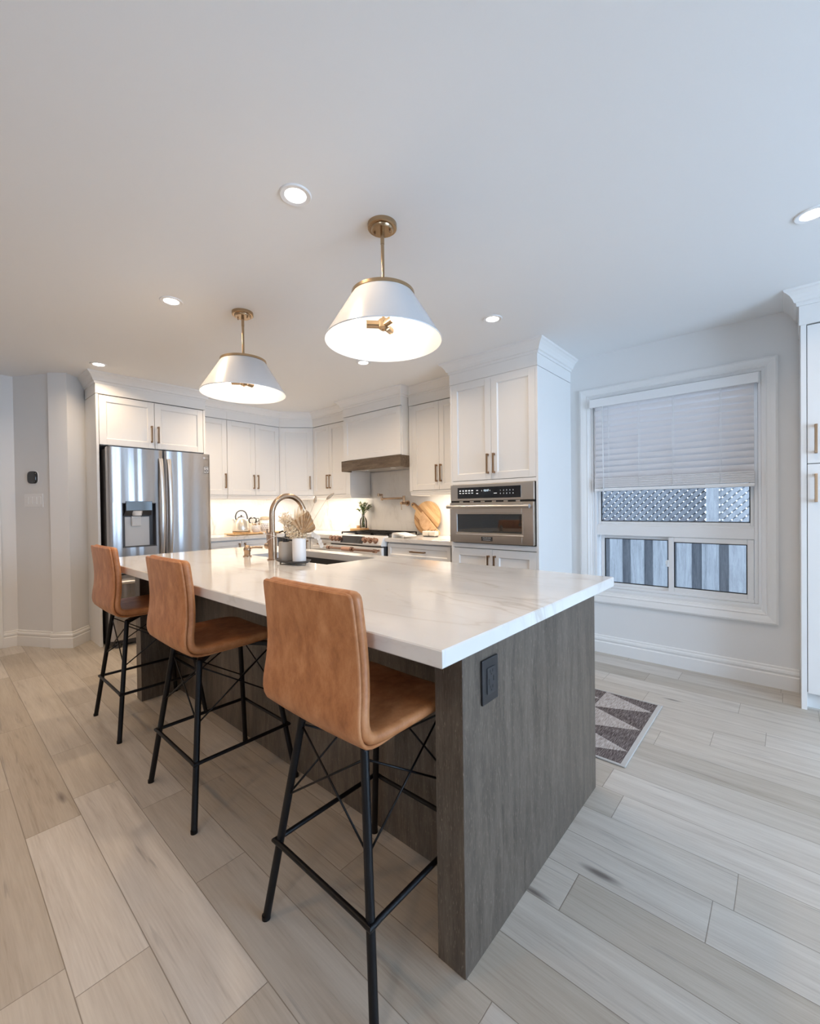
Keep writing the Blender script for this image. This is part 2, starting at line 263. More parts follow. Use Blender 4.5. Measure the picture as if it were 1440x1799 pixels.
# ------------------------------------------------------------------ mesh helpers
class MB:
    def __init__(s): s.v = []; s.f = []; s.sm = []
    def add(s, vs, fs, smooth=False):
        o = len(s.v); s.v += [Vector(p) for p in vs]; s.f += [tuple(i+o for i in f) for f in fs]; s.sm += [smooth]*len(fs); return s
    def box(s, a, b, bev=0.0, F=None):
        x0, y0, z0 = [min(a[i], b[i]) for i in range(3)]; x1, y1, z1 = [max(a[i], b[i]) for i in range(3)]
        bm = bmesh.new(); r = bmesh.ops.create_cube(bm, size=1)
        for v in bm.verts: v.co = Vector(((x0+x1)/2+v.co.x*(x1-x0), (y0+y1)/2+v.co.y*(y1-y0), (z0+z1)/2+v.co.z*(z1-z0)))
        bev = min(bev, 0.45*min(x1-x0, y1-y0, z1-z0))
        if bev > 0: bmesh.ops.bevel(bm, geom=list(bm.edges), offset=bev, segments=2, affect='EDGES', profile=0.5)
        s.frombm(bm, F); return s
    def frombm(s, bm, F=None, smooth=False):
        bm.verts.ensure_lookup_table(); vs = [(F(v.co) if F else v.co.copy()) for v in bm.verts]
        fs = [tuple(v.index for v in f.verts) for f in bm.faces]; s.add(vs, fs, smooth); bm.free()
    def tube(s, pts, r, n=10, caps=True, closed=False):
        pts = [Vector(p) for p in pts]; m = len(pts); rr = r if isinstance(r, (list, tuple)) else [r]*m
        rings = []; prev = None
        for i, p in enumerate(pts):
            if closed: t = (pts[(i+1) % m]-pts[i-1]).normalized()
            else: t = (pts[min(i+1, m-1)]-pts[max(i-1, 0)]).normalized()
            if prev is None:
                a = Vector((0, 0, 1)) if abs(t.z) < 0.9 else Vector((1, 0, 0)); u = t.cross(a).normalized()
            else:
                u = (prev - t*prev.dot(t)).normalized()
            prev = u; w = t.cross(u); rings.append([p+(u*cos(2*pi*k/n)+w*sin(2*pi*k/n))*rr[i] for k in range(n)])
        s.loft(rings, caps and not closed, closed); return s
    def loft(s, rings, caps=True, loop=False, smooth=True):
        n = len(rings[0]); vs = [q for r in rings for q in r]; fs = []; m = len(rings)
        for i in range(m if loop else m-1):
            j = (i+1) % m
            for k in range(n): fs.append((i*n+k, i*n+(k+1) % n, j*n+(k+1) % n, j*n+k))
        s.add(vs, fs, smooth)
        if caps: s.add(rings[0], [tuple(range(n))[::-1]]); s.add(rings[-1], [tuple(range(n))])
        return s
    def lathe(s, prof, c=(0, 0, 0), n=28, F=None, smooth=True, sx=1, sy=1):
        rings = []
        for (r, z) in prof: rings.append([Vector((c[0]+max(r, 1e-4)*sx*cos(2*pi*k/n), c[1]+max(r, 1e-4)*sy*sin(2*pi*k/n), c[2]+z)) for k in range(n)])
        if F: rings = [[F(p) for p in r] for r in rings]
        s.loft(rings, False, False, smooth); return s
    def cyl(s, p0, p1, r, n=20, r2=None):
        p0, p1 = Vector(p0), Vector(p1); t = (p1-p0).normalized(); a = Vector((0, 0, 1)) if abs(t.z) < 0.9 else Vector((1, 0, 0)); u = t.cross(a).normalized(); w = t.cross(u)
        r2 = r if r2 is None else r2
        s.loft([[p+(u*cos(2*pi*k/n)+w*sin(2*pi*k/n))*q for k in range(n)] for p, q in ((p0, r), (p1, r2))], True); return s
    def prism(s, poly, d, F=None):
        # poly: list of 3D points (planar), d: extrusion vector
        p0 = [Vector(p) for p in poly]; p1 = [p+Vector(d) for p in p0]
        if F: p0 = [F(p) for p in p0]; p1 = [F(p) for p in p1]
        n = len(p0); s.add(p0+p1, [tuple(range(n))[::-1], tuple(range(n, 2*n))]+[(i, (i+1) % n, n+(i+1) % n, n+i) for i in range(n)]); return s
    def sphere(s, c, r, n=12, sc=(1, 1, 1), rot=None):
        rings = []
        for i in range(n+1):
            a = pi*i/n; rings.append([Vector((r*sc[0]*max(sin(a), 1e-3)*cos(2*pi*k/n), r*sc[1]*max(sin(a), 1e-3)*sin(2*pi*k/n), r*sc[2]*cos(a))) for k in range(n)])
        rings = [[(rot @ p if rot else p)+Vector(c) for p in q] for q in rings]
        s.loft(rings, False); return s
    def moved(s, d):
        for v in s.v: v += Vector(d)
        return s

def rootloc(o):
    l = Vector((0, 0, 0))
    while o is not None: l = l+o.location; o = o.parent
    return l
def link_mesh(name, mb, mat, parent=None, origin=None):
    me = bpy.data.meshes.new(name)
    o = bpy.data.objects.new(name, me); COL.objects.link(o)
    if parent is not None: o.parent = parent; off = rootloc(parent)
    else:
        off = Vector(origin) if origin is not None else Vector((0, 0, 0)); o.location = off
    me.from_pydata([tuple(v-off) for v in mb.v], [], mb.f)
    me.polygons.foreach_set('use_smooth', mb.sm)
    bm = bmesh.new(); bm.from_mesh(me); bmesh.ops.remove_doubles(bm, verts=bm.verts, dist=1e-6); bmesh.ops.recalc_face_normals(bm, faces=bm.faces)
    for e_ in bm.edges:
        if len(e_.link_faces) == 2 and e_.calc_face_angle(0) > radians(38): e_.smooth = False
    bm.to_mesh(me); bm.free()
    me.materials.append(mat); return o
def tag(o, label, cat=None, group=None, kind=None):
    if label: o['label'] = label
    if cat: o['category'] = cat
    if group: o['group'] = group
    if kind: o['kind'] = kind
    return o
def thing(name, label, cat, loc=(0, 0, 0), group=None):
    o = bpy.data.objects.new(name, None); COL.objects.link(o); o.location = loc; o.empty_display_size = 0.1
    return tag(o, label, cat, group)
def part(name, mb, mat, parent, label=None):
    o = link_mesh(name, mb, mat, parent)
    if label: o['label'] = label
    return o
def single(name, mb, mat, label, cat, origin=(0, 0, 0), group=None):
    return tag(link_mesh(name, mb, mat, None, origin), label, cat, group)
def struct(name, mb, mat, parent=None):
    o = link_mesh(name, mb, mat, parent, (0, 0, 0) if parent is None else None)
    if parent is None: o['kind'] = 'structure'
    return o
def frame(O, U, Nn):
    O, U, Nn = Vector(O), Vector(U).normalized(), Vector(Nn).normalized()
    return lambda p: O+U*p[0]+Nn*p[1]+Vector((0, 0, 1))*p[2]
def text(name, s, size, F, mat, parent, depth=0.0006, align='CENTER', xscale=1.0, bold=0.0):
    cu = bpy.data.curves.new(name, 'FONT'); cu.body = s; cu.size = size; cu.align_x = align; cu.align_y = 'CENTER'; cu.extrude = depth; cu.offset = bold; cu.resolution_u = 3
    t = bpy.data.objects.new(name, cu); COL.objects.link(t); bpy.context.view_layer.update()
    me0 = bpy.data.meshes.new_from_object(t.evaluated_get(bpy.context.evaluated_depsgraph_get()))
    mb = MB(); mb.add([F(Vector((v.co.x*xscale, v.co.z+depth, v.co.y))) for v in me0.vertices], [tuple(p.vertices) for p in me0.polygons])
    bpy.data.objects.remove(t, do_unlink=True); return part(name, mb, mat, parent)
def copy_tree(o, parent=None):
    c = o.copy(); COL.objects.link(c); c.parent = parent
    for ch in list(o.children): copy_tree(ch, c)
    return c
def sweep(path, prof, i0=0, i1=None, closed_prof=True):
    # path: plan points, profile: (outward n, z); outward is the right-hand side of travel
    P = [Vector((p[0], p[1])) for p in path]; n = len(P); i1 = n-1 if i1 is None else i1
    def nrm(a, b): d = (b-a).normalized(); return Vector((d.y, -d.x))
    rings = []
    for i in range(i0, i1+1):
        if i == 0: m = nrm(P[0], P[1])
        elif i == n-1: m = nrm(P[-2], P[-1])
        else:
            a, b = nrm(P[i-1], P[i]), nrm(P[i], P[i+1]); m = (a+b); m = m/max(0.15, m.dot(a))
        rings.append([Vector((P[i].x+m.x*q, P[i].y+m.y*q, z)) for q, z in prof])
    mb = MB(); mb.loft(rings, True, False, False); return mb

# ------------------------------------------------------------------ room shell
XL = -5.22; YB = 3.683; YF = -3.0; XR = 3.3
mb = MB(); mb.box((-7.0, YF-0.12, -0.12), (XR+0.12, YB, 0)); struct('floor', mb, M_floor)
mb = MB(); mb.box((-7.0, YF-0.12, ZC), (XR+0.12, YB+0.15, ZC+0.12)); struct('ceiling', mb, M_ceil)
# window wall with its opening
wx0, wx1, wz0, wz1 = -1.225, -0.125, 0.515, 2.085
mb = MB()
mb.box((XL-0.12, YB, 0), (wx0, YB+0.15, ZC)); mb.box((wx1, YB, 0), (XR+0.12, YB+0.15, ZC))
mb.box((wx0, YB, 0), (wx1, YB+0.15, wz0)); mb.box((wx0, YB, wz1), (wx1, YB+0.15, ZC)); struct('wall_back', mb, M_wall)
mb = MB(); mb.box((XL-0.12, 0.98, 0), (XL, YB, ZC)); struct('wall_left', mb, M_wall)
# diagonal wall, pilaster and return beside the refrigerator
mb = MB(); mb.prism([(-5.275, -0.6, 0), (-5.275, 0.553, 0), (-4.915, 0.762, 0), (-4.90, 0.760, 0), (-4.800, 0.858, 0), (-4.965, 1.019, 0), (-5.40, 1.019, 0), (-5.40, -0.6, 0)], (0, 0, ZC)); struct('wall_diagonal', mb, M_wall)
mb = MB(); mb.box((-5.40, YF, 0), (-5.275, -0.6, ZC)); struct('wall_side', mb, M_wall)
mb = MB()
mb.box((-5.4, YF-0.12, 0), (0.2, YF, ZC)); mb.box((1.35, YF-0.12, 0), (XR+0.12, YF, ZC)); mb.box((0.2, YF-0.12, 2.0), (1.35, YF, ZC)); mb.box((0.2, YF-0.12, 0), (1.35, YF, 0.9)); struct('wall_front', mb, M_wall)
mb = MB()
mb.box((XR, YF, 0), (XR+0.12, 0.65, ZC)); mb.box((XR, 2.85, 0), (XR+0.12, YB, ZC)); mb.box((XR, 0.65, 2.17), (XR+0.12, 2.85, ZC)); struct('wall_right', mb, M_wall)
# openings behind the camera
def plain_window(name, x0, x1, y0, y1, z0, z1, axis):
    e = bpy.data.objects.new(name, None); COL.objects.link(e); e['kind'] = 'structure'; t = 0.05
    mb = MB()
    if axis == 'x':
        for a, b in (((x0, y0, z0), (x1, y1, z0+t)), ((x0, y0, z1-t), (x1, y1, z1)), ((x0, y0, z0), (x1, y0+t, z1)), ((x0, y1-t, z0), (x1, y1, z1)), ((x0, (y0+y1)/2-t/2, z0), (x1, (y0+y1)/2+t/2, z1))): mb.box(a, b, 0.004)
        g = MB(); g.box(((x0+x1)/2-0.003, y0+t, z0+t), ((x0+x1)/2+0.003, y1-t, z1-t))
    else:
        for a, b in (((x0, y0, z0), (x1, y1, z0+t)), ((x0, y0, z1-t), (x1, y1, z1)), ((x0, y0, z0), (x0+t, y1, z1)), ((x1-t, y0, z0), (x1, y1, z1)), (((x0+x1)/2-t/2, y0, z0), ((x0+x1)/2+t/2, y1, z1))): mb.box(a, b, 0.004)
        g = MB(); g.box((x0+t, (y0+y1)/2-0.003, z0+t), (x1-t, (y0+y1)/2+0.003, z1-t))
    part('window_frame', mb, M_vinyl, e); part('pane', g, M_glass, e)
plain_window('window_2', XR+0.03, XR+0.09, 0.65, 2.85, 0.0, 2.17, 'x')
plain_window('window_3', 0.2, 1.35, YF-0.09, YF-0.03, 0.9, 2.0, 'y')

BASEP = [(0, 0), (0.019, 0), (0.019, 0.085), (0.012, 0.092), (0.014, 0.098), (0.018, 0.108), (0.016, 0.120), (0.008, 0.126), (0.008, 0.137), (0, 0.143)]
def baseboard(name, path, i0=0, i1=None): return struct(name, sweep(path, BASEP, i0, i1), M_trim)
baseboard('baseboard_back', [(-1.391, YB), (0.06, YB)])
baseboard('baseboard_left', [(-5.275, 0.452), (-5.275, 0.553), (-4.915, 0.762)][::1])
baseboard('baseboard_diagonal', [(-4.925, 0.735), (-4.792, 0.858), (-4.955, 1.013)][:3])
baseboard('baseboard_right', [(XR, 0.65), (XR, YF)])
mb = MB()  # pilaster strip standing proud of the diagonal wall
mb.prism([(-4.922, 0.748, 0), (-4.905, 0.742, 0), (-4.798, 0.855, 0), (-4.815, 0.872, 0), (-4.93, 0.80, 0)], (0, 0, ZC)); struct('trim_1', mb, M_wall)
# door casing at the far left
mb = MB(); mb.box((-5.275, 0.36, 0), (-5.253, 0.452, 2.16), 0.004); mb.box((-5.275, 0.375, 0), (-5.247, 0.395, 2.14), 0.003); mb.box((-5.275, -0.55, 2.07), (-5.253, 0.452, 2.16), 0.004)
e = bpy.data.objects.new('door_1', None); COL.objects.link(e); e['kind'] = 'structure'
part('door_casing', mb, M_trim, e)
mb = MB(); mb.box((-5.274, -0.46, 0.01), (-5.262, 0.36, 2.07), 0.002)
for z0, z1 in ((0.2, 0.95), (1.1, 1.95)):
    for y0, y1 in ((-0.38, -0.1), (0.0, 0.28)): mb.box((-5.262, y0, z0), (-5.257, y1, z1), 0.004)
part('door_leaf', mb, M_trim, e)

# ------------------------------------------------------------------ window_1
w1 = bpy.data.objects.new('window_1', None); COL.objects.link(w1); w1['kind'] = 'structure'
cas = MB()
CP = [(0, 0), (0.0, 0.020), (0.012, 0.026), (0.035, 0.022), (0.055, 0.016), (0.062, 0.020), (0.070, 0.014), (0.084, 0.010), (0.088, 0)]   # (distance from outer edge inwards, thickness)
ox0, ox1, oz0, oz1 = -1.309, -0.041, 0.411, 2.172
rings = []
for sx, sz in ((0, 0), (1, 0), (1, 1), (0, 1)):
    r = []
    for d, t in CP:
        x = (ox0+d) if sx == 0 else (ox1-d); z = (oz0+d) if sz == 0 else (oz1-d); r.append(Vector((x, YB-t, z)))
    rings.append(r)
cas.loft(rings, False, True, False); part('casing', cas, M_trim, w1)
jb = MB()   # jamb liner
for a, b in (((wx0, YB, wz0), (wx0+0.018, YB+0.15, wz1)), ((wx1-0.018, YB, wz0), (wx1, YB+0.15, wz1)), ((wx0+0.018, YB, wz0), (wx1-0.018, YB+0.15, wz0+0.018)), ((wx0+0.018, YB, wz1-0.018), (wx1-0.018, YB+0.15, wz1))): jb.box(a, b)
part('jamb', jb, M_vinyl, w1)
def rect_frame(mb, x0, x1, z0, z1, y0, y1, t, bev=0.004):
    mb.box((x0, y0, z0), (x0+t, y1, z1), bev); mb.box((x1-t, y0, z0), (x1, y1, z1), bev); mb.box((x0+t, y0, z0), (x1-t, y1, z0+t), bev); mb.box((x0+t, y0, z1-t), (x1-t, y1, z1), bev)
fx0, fx1, fz0, fz1 = wx0+0.018, wx1-0.018, wz0+0.018, wz1-0.018
fr = MB(); rect_frame(fr, fx0, fx1, fz0, fz1, YB+0.015, YB+0.10, 0.022); fr.box((fx0+0.0215, YB+0.016, 0.965), (fx1-0.0215, YB+0.10, 1.045), 0.003); fr.box((fx0+0.0215, YB+0.03, 1.043), (fx1-0.0215, YB+0.10, 1.056), 0.002); part('window_frame', fr, M_vinyl, w1)
def sash(x0, x1, z0, z1, y, t, name='sash'):
    m = MB(); rect_frame(m, x0, x1, z0, z1, y, y+0.025, t); s_ = part(name, m, M_vinyl, w1)
    g = MB(); rect_frame(g, x0+t, x1-t, z0+t, z1-t, y+0.006, y+0.019, 0.006, 0); part('gasket', g, M_ink, s_)
    g = MB(); g.box((x0+t, y+0.010, z0+t), (x1-t, y+0.014, z1-t)); part('pane', g, M_glass, s_); return s_
sash(fx0+0.022, fx1-0.022, 1.055, fz1-0.02, YB+0.045, 0.022)
sash(fx0+0.042, -0.650, fz0+0.015, 0.965, YB+0.055, 0.026)
s2 = sash(-0.672, fx1-0.024, fz0+0.018, 0.9645, YB+0.022, 0.036)
mb = MB(); mb.box((-0.686, YB+0.015, 0.74), (-0.668, YB+0.03, 0.79), 0.004); mb.tube([(-0.676, YB+0.02, 0.745), (-0.684, YB+0.004, 0.765), (-0.684, YB+0.004, 0.785)], 0.004, 6); part('latch', mb, M_vinyl, s2)

# ------------------------------------------------------------------ blind
bl = thing('window_blind', 'white slatted blind pulled down over the upper window half', 'blind', (-0.68, YB-0.03, 2.07))
mb = MB(); mb.box((-1.217, YB-0.052, 2.008), (-0.137, YB-0.038, 2.076), 0.003); mb.box((-1.217, YB-0.040, 2.010), (-1.205, YB-0.0, 2.074), 0.002); mb.box((-0.149, YB-0.040, 2.010), (-0.137, YB-0.0, 2.074), 0.002); part('valance', mb, M_vinyl, bl)
mb = MB(); mb.box((-1.19, YB-0.036, 2.03), (-0.155, YB+0.005, 2.068)); part('headrail', mb, M_vinyl, bl)
bz = 2.004; k = 0
ang = radians(63)
while bz > 1.43:
    m = MB(); cy = YB-0.016
    pts = []
    for j in range(5):
        u = (j-2)/2*0.025; bow = 0.0045*(1-(u/0.025)**2)
        pts.append((cy-u*cos(ang)-bow*sin(ang), bz+u*sin(ang)-bow*cos(ang)))
    r0 = [Vector((-1.182, y, z)) for y, z in pts]+[Vector((-1.182, y+0.002, z+0.001)) for y, z in pts[::-1]]
    r1 = [Vector((-0.163, v.y, v.z)) for v in r0]; m.loft([r0, r1], True, False, False)
    part('slat', m, M_blind, bl); bz -= 0.0462
for k in range(9):
    m = MB(); z = 1.352+k*0.0085; m.box((-1.184, YB-0.042+0.003*(k % 2), z), (-0.160, YB+0.008, z+0.0078), 0.002); part('slat', m, M_blind, bl)
mb = MB(); mb.box((-1.186, YB-0.043, 1.324), (-0.158, YB+0.009, 1.348), 0.005); part('bottom_rail', mb, M_vinyl, bl)
for cx in (-1.075, -0.855, -0.63, -0.345):
    m = MB(); m.tube([(cx, YB-0.043, 2.01), (cx, YB-0.043, 1.35)], 0.0014, 5); m.tube([(cx+0.008, YB-0.040, 2.01), (cx+0.008, YB-0.040, 1.42)], 0.0008, 4); part('ladder_cord', m, M_vinyl, bl)
mb = MB(); mb.tube([(-1.115, YB-0.055, 2.01), (-1.110, YB-0.055, 1.265)], 0.0035, 6); mb.cyl((-1.110, YB-0.055, 1.265), (-1.110, YB-0.055, 1.235), 0.007, 8, 0.004); part('tilt_wand', mb, M_vinyl, bl)

# ------------------------------------------------------------------ outdoors: ground and fence
mb = MB(); mb.box((-9, YB+0.15, -0.5), (7, 12, -0.35)); g_ = struct('ground', mb, M_grass)
FY = 4.9
fe = thing('wooden_fence', 'weathered grey wooden fence with lattice top seen through the window', 'fence', (-0.9, FY, -0.35))
for px in (-2.9, -0.525, 1.85):
    m = MB(); m.box((px-0.047, FY-0.03, -0.35), (px+0.047, FY+0.06, 2.05), 0.004); part('post', m, M_fence, fe)
xb = -3.3; k = 0
while xb < 2.2:
    if k % 2 == 0: m = MB(); m.box((xb, FY-0.012, -0.3), (xb+0.125, FY+0.008, 0.93), 0.003); part('board', m, M_fence, fe)
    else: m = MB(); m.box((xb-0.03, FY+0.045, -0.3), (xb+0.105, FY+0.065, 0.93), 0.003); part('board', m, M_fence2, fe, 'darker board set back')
    xb += 0.125 if k % 2 == 0 else 0.082; k += 1
m = MB(); m.box((-3.3, FY+0.008, 0.90), (2.2, FY+0.045, 0.99), 0.003); part('rail', m, M_fence, fe)
m = MB(); m.box((-3.3, FY+0.0, 1.98), (2.2, FY+0.045, 2.05), 0.003); part('rail', m, M_fence, fe)
def lattice(x0, x1, z0, z1):
    m = MB(); w = 0.0395; p = 0.070; H = z1-z0
    for sgn, y in ((1, FY+0.012), (-1, FY+0.024)):
        c = x0-H
        while c < x1+H:
            a, b = (c, z0), (c+sgn*H, z1)
            if sgn < 0: a, b = (c+0.0, z0), (c-H, z1)
            # clip in x
            def cl(p, q):
                t0, t1 = 0.0, 1.0; dx = q[0]-p[0]
                for lim, s in ((x0, 1), (x1, -1)):
                    f0 = (p[0]-lim)*s; f1 = (q[0]-lim)*s
                    if f0 < 0 and f1 < 0: return None
                    if f0 < 0: t0 = max(t0, f0/(f0-f1))
                    if f1 < 0: t1 = min(t1, f0/(f0-f1))
                if t1 <= t0: return None
                return (p[0]+dx*t0, p[1]+(q[1]-p[1])*t0), (p[0]+dx*t1, p[1]+(q[1]-p[1])*t1)
            r = cl(a, b)
            if r:
                (ax, az), (bx, bz_) = r; hw = w/2*0.7071
                m.prism([(ax-hw, y, az+hw*sgn), (ax+hw, y, az-hw*sgn), (bx+hw, y, bz_-hw*sgn), (bx-hw, y, bz_+hw*sgn)], (0, 0.010, 0))
            c += p
    return m
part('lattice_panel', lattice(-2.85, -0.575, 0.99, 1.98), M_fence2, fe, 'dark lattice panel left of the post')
part('lattice_panel', lattice(-0.475, 1.80, 0.99, 1.98), M_fence, fe, 'paler lattice panel right of the post')

# ------------------------------------------------------------------ cabinets
CROWN = [(0, 2.352), (0.010, 2.352), (0.012, 2.370), (0.022, 2.374), (0.028, 2.392), (0.040, 2.412), (0.056, 2.428), (0.066, 2.434), (0.070, 2.4455), (0, 2.4455)]
XF = -4.592; YFR0 = 1.021; YFR1 = 1.972; XU = -4.886; YU = 3.345; YH = 3.251; YT = 3.033
CPATH = [(-4.99, 1.021), (XF, 1.021), (XF, 1.972), (XU, 1.972), (XU, 3.026), (-4.605, YU), (-3.862, YU), (-3.862, YH), (-2.952, YH), (-2.952, YU), (-2.192, YU), (-2.192, YT), (-1.391, YT), (-1.391, YB)]
def shaker(mb, F, u0, u1, z0, z1, rail=0.055, th=0.019):
    # door face lies at n = 0, thickness goes inwards
    mb.box((u0, -th, z0), (u0+rail, 0, z1), 0.0015, F); mb.box((u1-rail, -th, z0), (u1, 0, z1), 0.0015, F)
    mb.box((u0+rail, -th, z0), (u1-rail, 0, z0+rail), 0.0015, F); mb.box((u0+rail, -th, z1-rail), (u1-rail, 0, z1), 0.0015, F)
    s = 0.007
    a0, a1, b0, b1 = u0+rail, u1-rail, z0+rail, z1-rail
    P = [(a0, -0.004, b0), (a1, -0.004, b0), (a1, -0.004, b1), (a0, -0.004, b1)]; Q = [(a0+s, -0.010, b0+s), (a1-s, -0.010, b0+s), (a1-s, -0.010, b1-s), (a0+s, -0.010, b1-s)]
    mb.add([F(Vector(p)) for p in P+Q], [(0, 1, 5, 4), (1, 2, 6, 5), (2, 3, 7, 6), (3, 0, 4, 7), (4, 5, 6, 7)])
def pull(F, u, z0, z1, parent, horiz=False, out=0.030):
    m = MB(); t = 0.0068
    if horiz:
        m.box((z0, out-0.010, u-t), (z1, out, u+t), 0.002, F)
        for q in (z0+0.008, z1-0.008): m.box((q-0.008, 0, u-t*0.9), (q+0.008, out-0.006, u+t*0.9), 0.001, F)
    else:
        m.box((u-t, out-0.010, z0), (u+t, out, z1), 0.002, F)
        for q in (z0+0.008, z1-0.008): m.box((u-t*0.9, 0, q-0.008), (u+t*0.9, out-0.006, q+0.008), 0.001, F)
    return part('handle', m, M_bronze, parent)
def door(F, u0, u1, z0, z1, parent, hu=None, hz=None, rail=0.055, name='door', horiz=False):
    m = MB(); shaker(m, F, u0, u1, z0, z1, rail); d = part(name, m, M_cab, parent)
    if hu is not None:
        if horiz: pull(F, hz, hu[0], hu[1], d, True)
        else: pull(F, hu, hz[0], hz[1], d)
    return d
def dark_body(F, u0, u1, z0, z1, depth, parent, n1=-0.0195):
    m = MB(); m.box((u0, -depth, z0), (u1, n1, z1), 0, F); return part('carcass', m, M_gap, parent)
def body(F, u0, u1, z0, z1, depth, parent, name='carcass', t=0.018):
    # cabinet box: side panels, top, bottom and back with a dark sheet painting shade into the reveals
    m = MB(); m.box((u0, -depth, z0), (u0+t, -0.0205, z1), 0, F); m.box((u1-t, -depth, z0), (u1, -0.0205, z1), 0, F)
    m.box((u0+t, -depth, z0), (u1-t, -0.021, z0+t), 0, F); m.box((u0+t, -depth, z1-t), (u1-t, -0.021, z1), 0, F); m.box((u0+t, -depth, z0+t), (u1-t, -depth+0.01, z1-t), 0, F)
    b = part(name, m, M_cab, parent)
    m = MB(); m.box((u0+t, -0.030, z0+0.004), (u1-t, -0.022, z1+0.001), 0, F); part('reveal_shade', m, M_gap, b); return b
ZD1 = 2.259; ZD0 = 1.385
# over-fridge cabinet
Ffr = frame((XF, 0, 0), (0, 1, 0), (1, 0, 0))
cb = thing('fridge_surround_cabinet', 'tall white surround with two short doors over the steel refrigerator', 'cabinet', (XF, 1.5, 0))
mb = MB(); mb.box((XF-0.62, 1.021, 0), (XF, 1.041, 2.259), 0.001); mb.box((XF-0.375, 1.019, 0), (XF-0.362, 1.023, 2.35)); part('side_panel', mb, M_cab, cb)
mb = MB(); mb.box((XF-0.62, 1.952, 0), (XF, 1.972, 2.259), 0.001); part('side_panel', mb, M_cab, cb)
mb = MB(); mb.box((XF-0.60, 1.041, 1.810), (XF-0.021, 1.952, 1.828)); mb.box((XF-0.60, 1.041, 2.24), (XF-0.021, 1.952, 2.259)); part('carcass', mb, M_cab, cb)
mb = MB(); mb.box((XF-0.03, 1.041, 1.815), (XF-0.022, 1.952, 2.262)); part('reveal_shade', mb, M_gap, cb)
door(Ffr, 1.045, 1.489, 1.812, 2.254, cb, 1.462, (1.866, 2.026))
door(Ffr, 1.493, 1.948, 1.812, 2.254, cb, 1.520, (1.866, 2.026))
mb = MB(); mb.box((XF-0.62, 1.019, 2.263), (XF+0.004, 1.974, 2.4455), 0.001); part('frieze', mb, M_cab, cb)
part('crown_moulding', sweep(CPATH, CROWN, 0, 3), M_cab, cb)
def rail_light(mb, F, u0, u1, e0=0.02, e1=0.02):
    # light rail with a small cove under the doors
    prof = [(-0.30, 1.380), (-0.004, 1.380), (-0.004, 1.372), (-0.012, 1.366), (-0.014, 1.350), (-0.020, 1.338), (-0.028, 1.332), (-0.045, 1.332), (-0.045, 1.372), (-0.30, 1.372)]
    mb.loft([[F(Vector((u, n, z))) for n, z in prof] for u in (u0, u1)], True, False, False)
HZ = (1.462, 1.632)
# left run: crown split at 2.355 between the two units
CPL = [(XU, 1.972), (XU, 2.355), (XU, 3.026)]
def upper_unit(name, label, O, U, Nn, width, splits, handles, crownmb, depth=0.33, rail=0.055):
    F = frame(O, U, Nn); c = thing(name, label, 'cabinet', (O[0], O[1], 1.38))
    body(F, 0, width, 1.38, ZD1+0.002, depth, c)
    for k in range(len(splits)-1): door(F, splits[k]+0.0015, splits[k+1]-0.0015, ZD0, ZD1-0.004, c, handles[k], HZ, rail)
    for a, b in ((0, splits[0]), (splits[-1], width)):
        if b-a > 0.005: m = MB(); m.box((a+0.0005, -0.0205, 1.38), (b, 0, ZD1), 0.001, F); part('filler_strip', m, M_cab, c)
    m = MB(); m.box((0, -depth, 2.262), (width, 0.004, 2.4455), 0, F); part('frieze', m, M_cab, c)
    m = MB(); rail_light(m, F, 0.002, width-0.002)
    for ux in (0.0, width-0.014): m.box((ux, -depth, 1.333), (ux+0.014, -0.024, 1.3715), 0.001, F)
    part('light_rail', m, M_cab, c)
    part('crown_moulding', crownmb, M_cab, c); return c
P2 = CPATH[:4]+[(XU, 2.345)]+CPATH[4:]     # extra vertex between the two left-run units
upper_unit('wall_cabinet', 'narrow one-door white wall cabinet right next to the refrigerator surround', (XU, 1.974, 0), (0, 1, 0), (1, 0, 0), 0.369, [0.0, 0.369], [0.343], sweep(P2, CROWN, 3, 4))
upper_unit('wall_cabinet', 'two-door white wall cabinet above the kettle', (XU, 2.345, 0), (0, 1, 0), (1, 0, 0), 0.680, [0.0, 0.350, 0.680], [0.322, 0.377], sweep(P2, CROWN, 4, 5))
# corner unit
dU = Vector((-4.605+4.886, YU-3.026, 0)); dl = dU.length; dU.normalize(); dN = Vector((dU.y, -dU.x, 0))
Fc = frame((XU, 3.026, 0), dU, dN)
cc = thing('corner_wall_cabinet', 'angled single-door white wall cabinet in the kitchen corner', 'cabinet', (-4.75, 3.18, 1.38))
mb = MB(); mb.prism([(XU-0.022, 3.0270, 1.38), (-4.606, YU+0.022, 1.38), (-4.606, YB-0.002, 1.38), (XL+0.002, YB-0.002, 1.38), (XL+0.002, 3.027, 1.38)], (0, 0, 0.88)); part('carcass', mb, M_cab, cc); mb = MB(); mb.box((0.010, -0.0005, 1.382), (dl-0.010, 0.0, 2.2615), 0, frame(Vector((XU, 3.026, 0))-dN*0.0205, dU, dN)); part('reveal_shade', mb, M_gap, cc)
mb = MB(); mb.box((0.0, -0.02, 1.38), (0.018, 0.0, 2.26), 0.001, Fc); mb.box((dl-0.018, -0.02, 1.38), (dl, 0.0, 2.26), 0.001, Fc); part('face_stile', mb, M_cab, cc)
door(Fc, 0.018, dl-0.018, ZD0, ZD1-0.004, cc, dl-0.040, HZ)
mb = MB(); mb.prism([(XU+0.001, 3.026, 2.262), (-4.605, YU-0.001, 2.262), (-4.605, YB-0.01, 2.262), (XL+0.01, YB-0.01, 2.262), (XL+0.01, 3.026, 2.262)], (0, 0, 0.183)); part('frieze', mb, M_cab, cc)
mb = MB(); rail_light(mb, Fc, 0, dl); part('light_rail', mb, M_cab, cc)
part('crown_moulding', sweep(P2, CROWN, 5, 6), M_cab, cc)
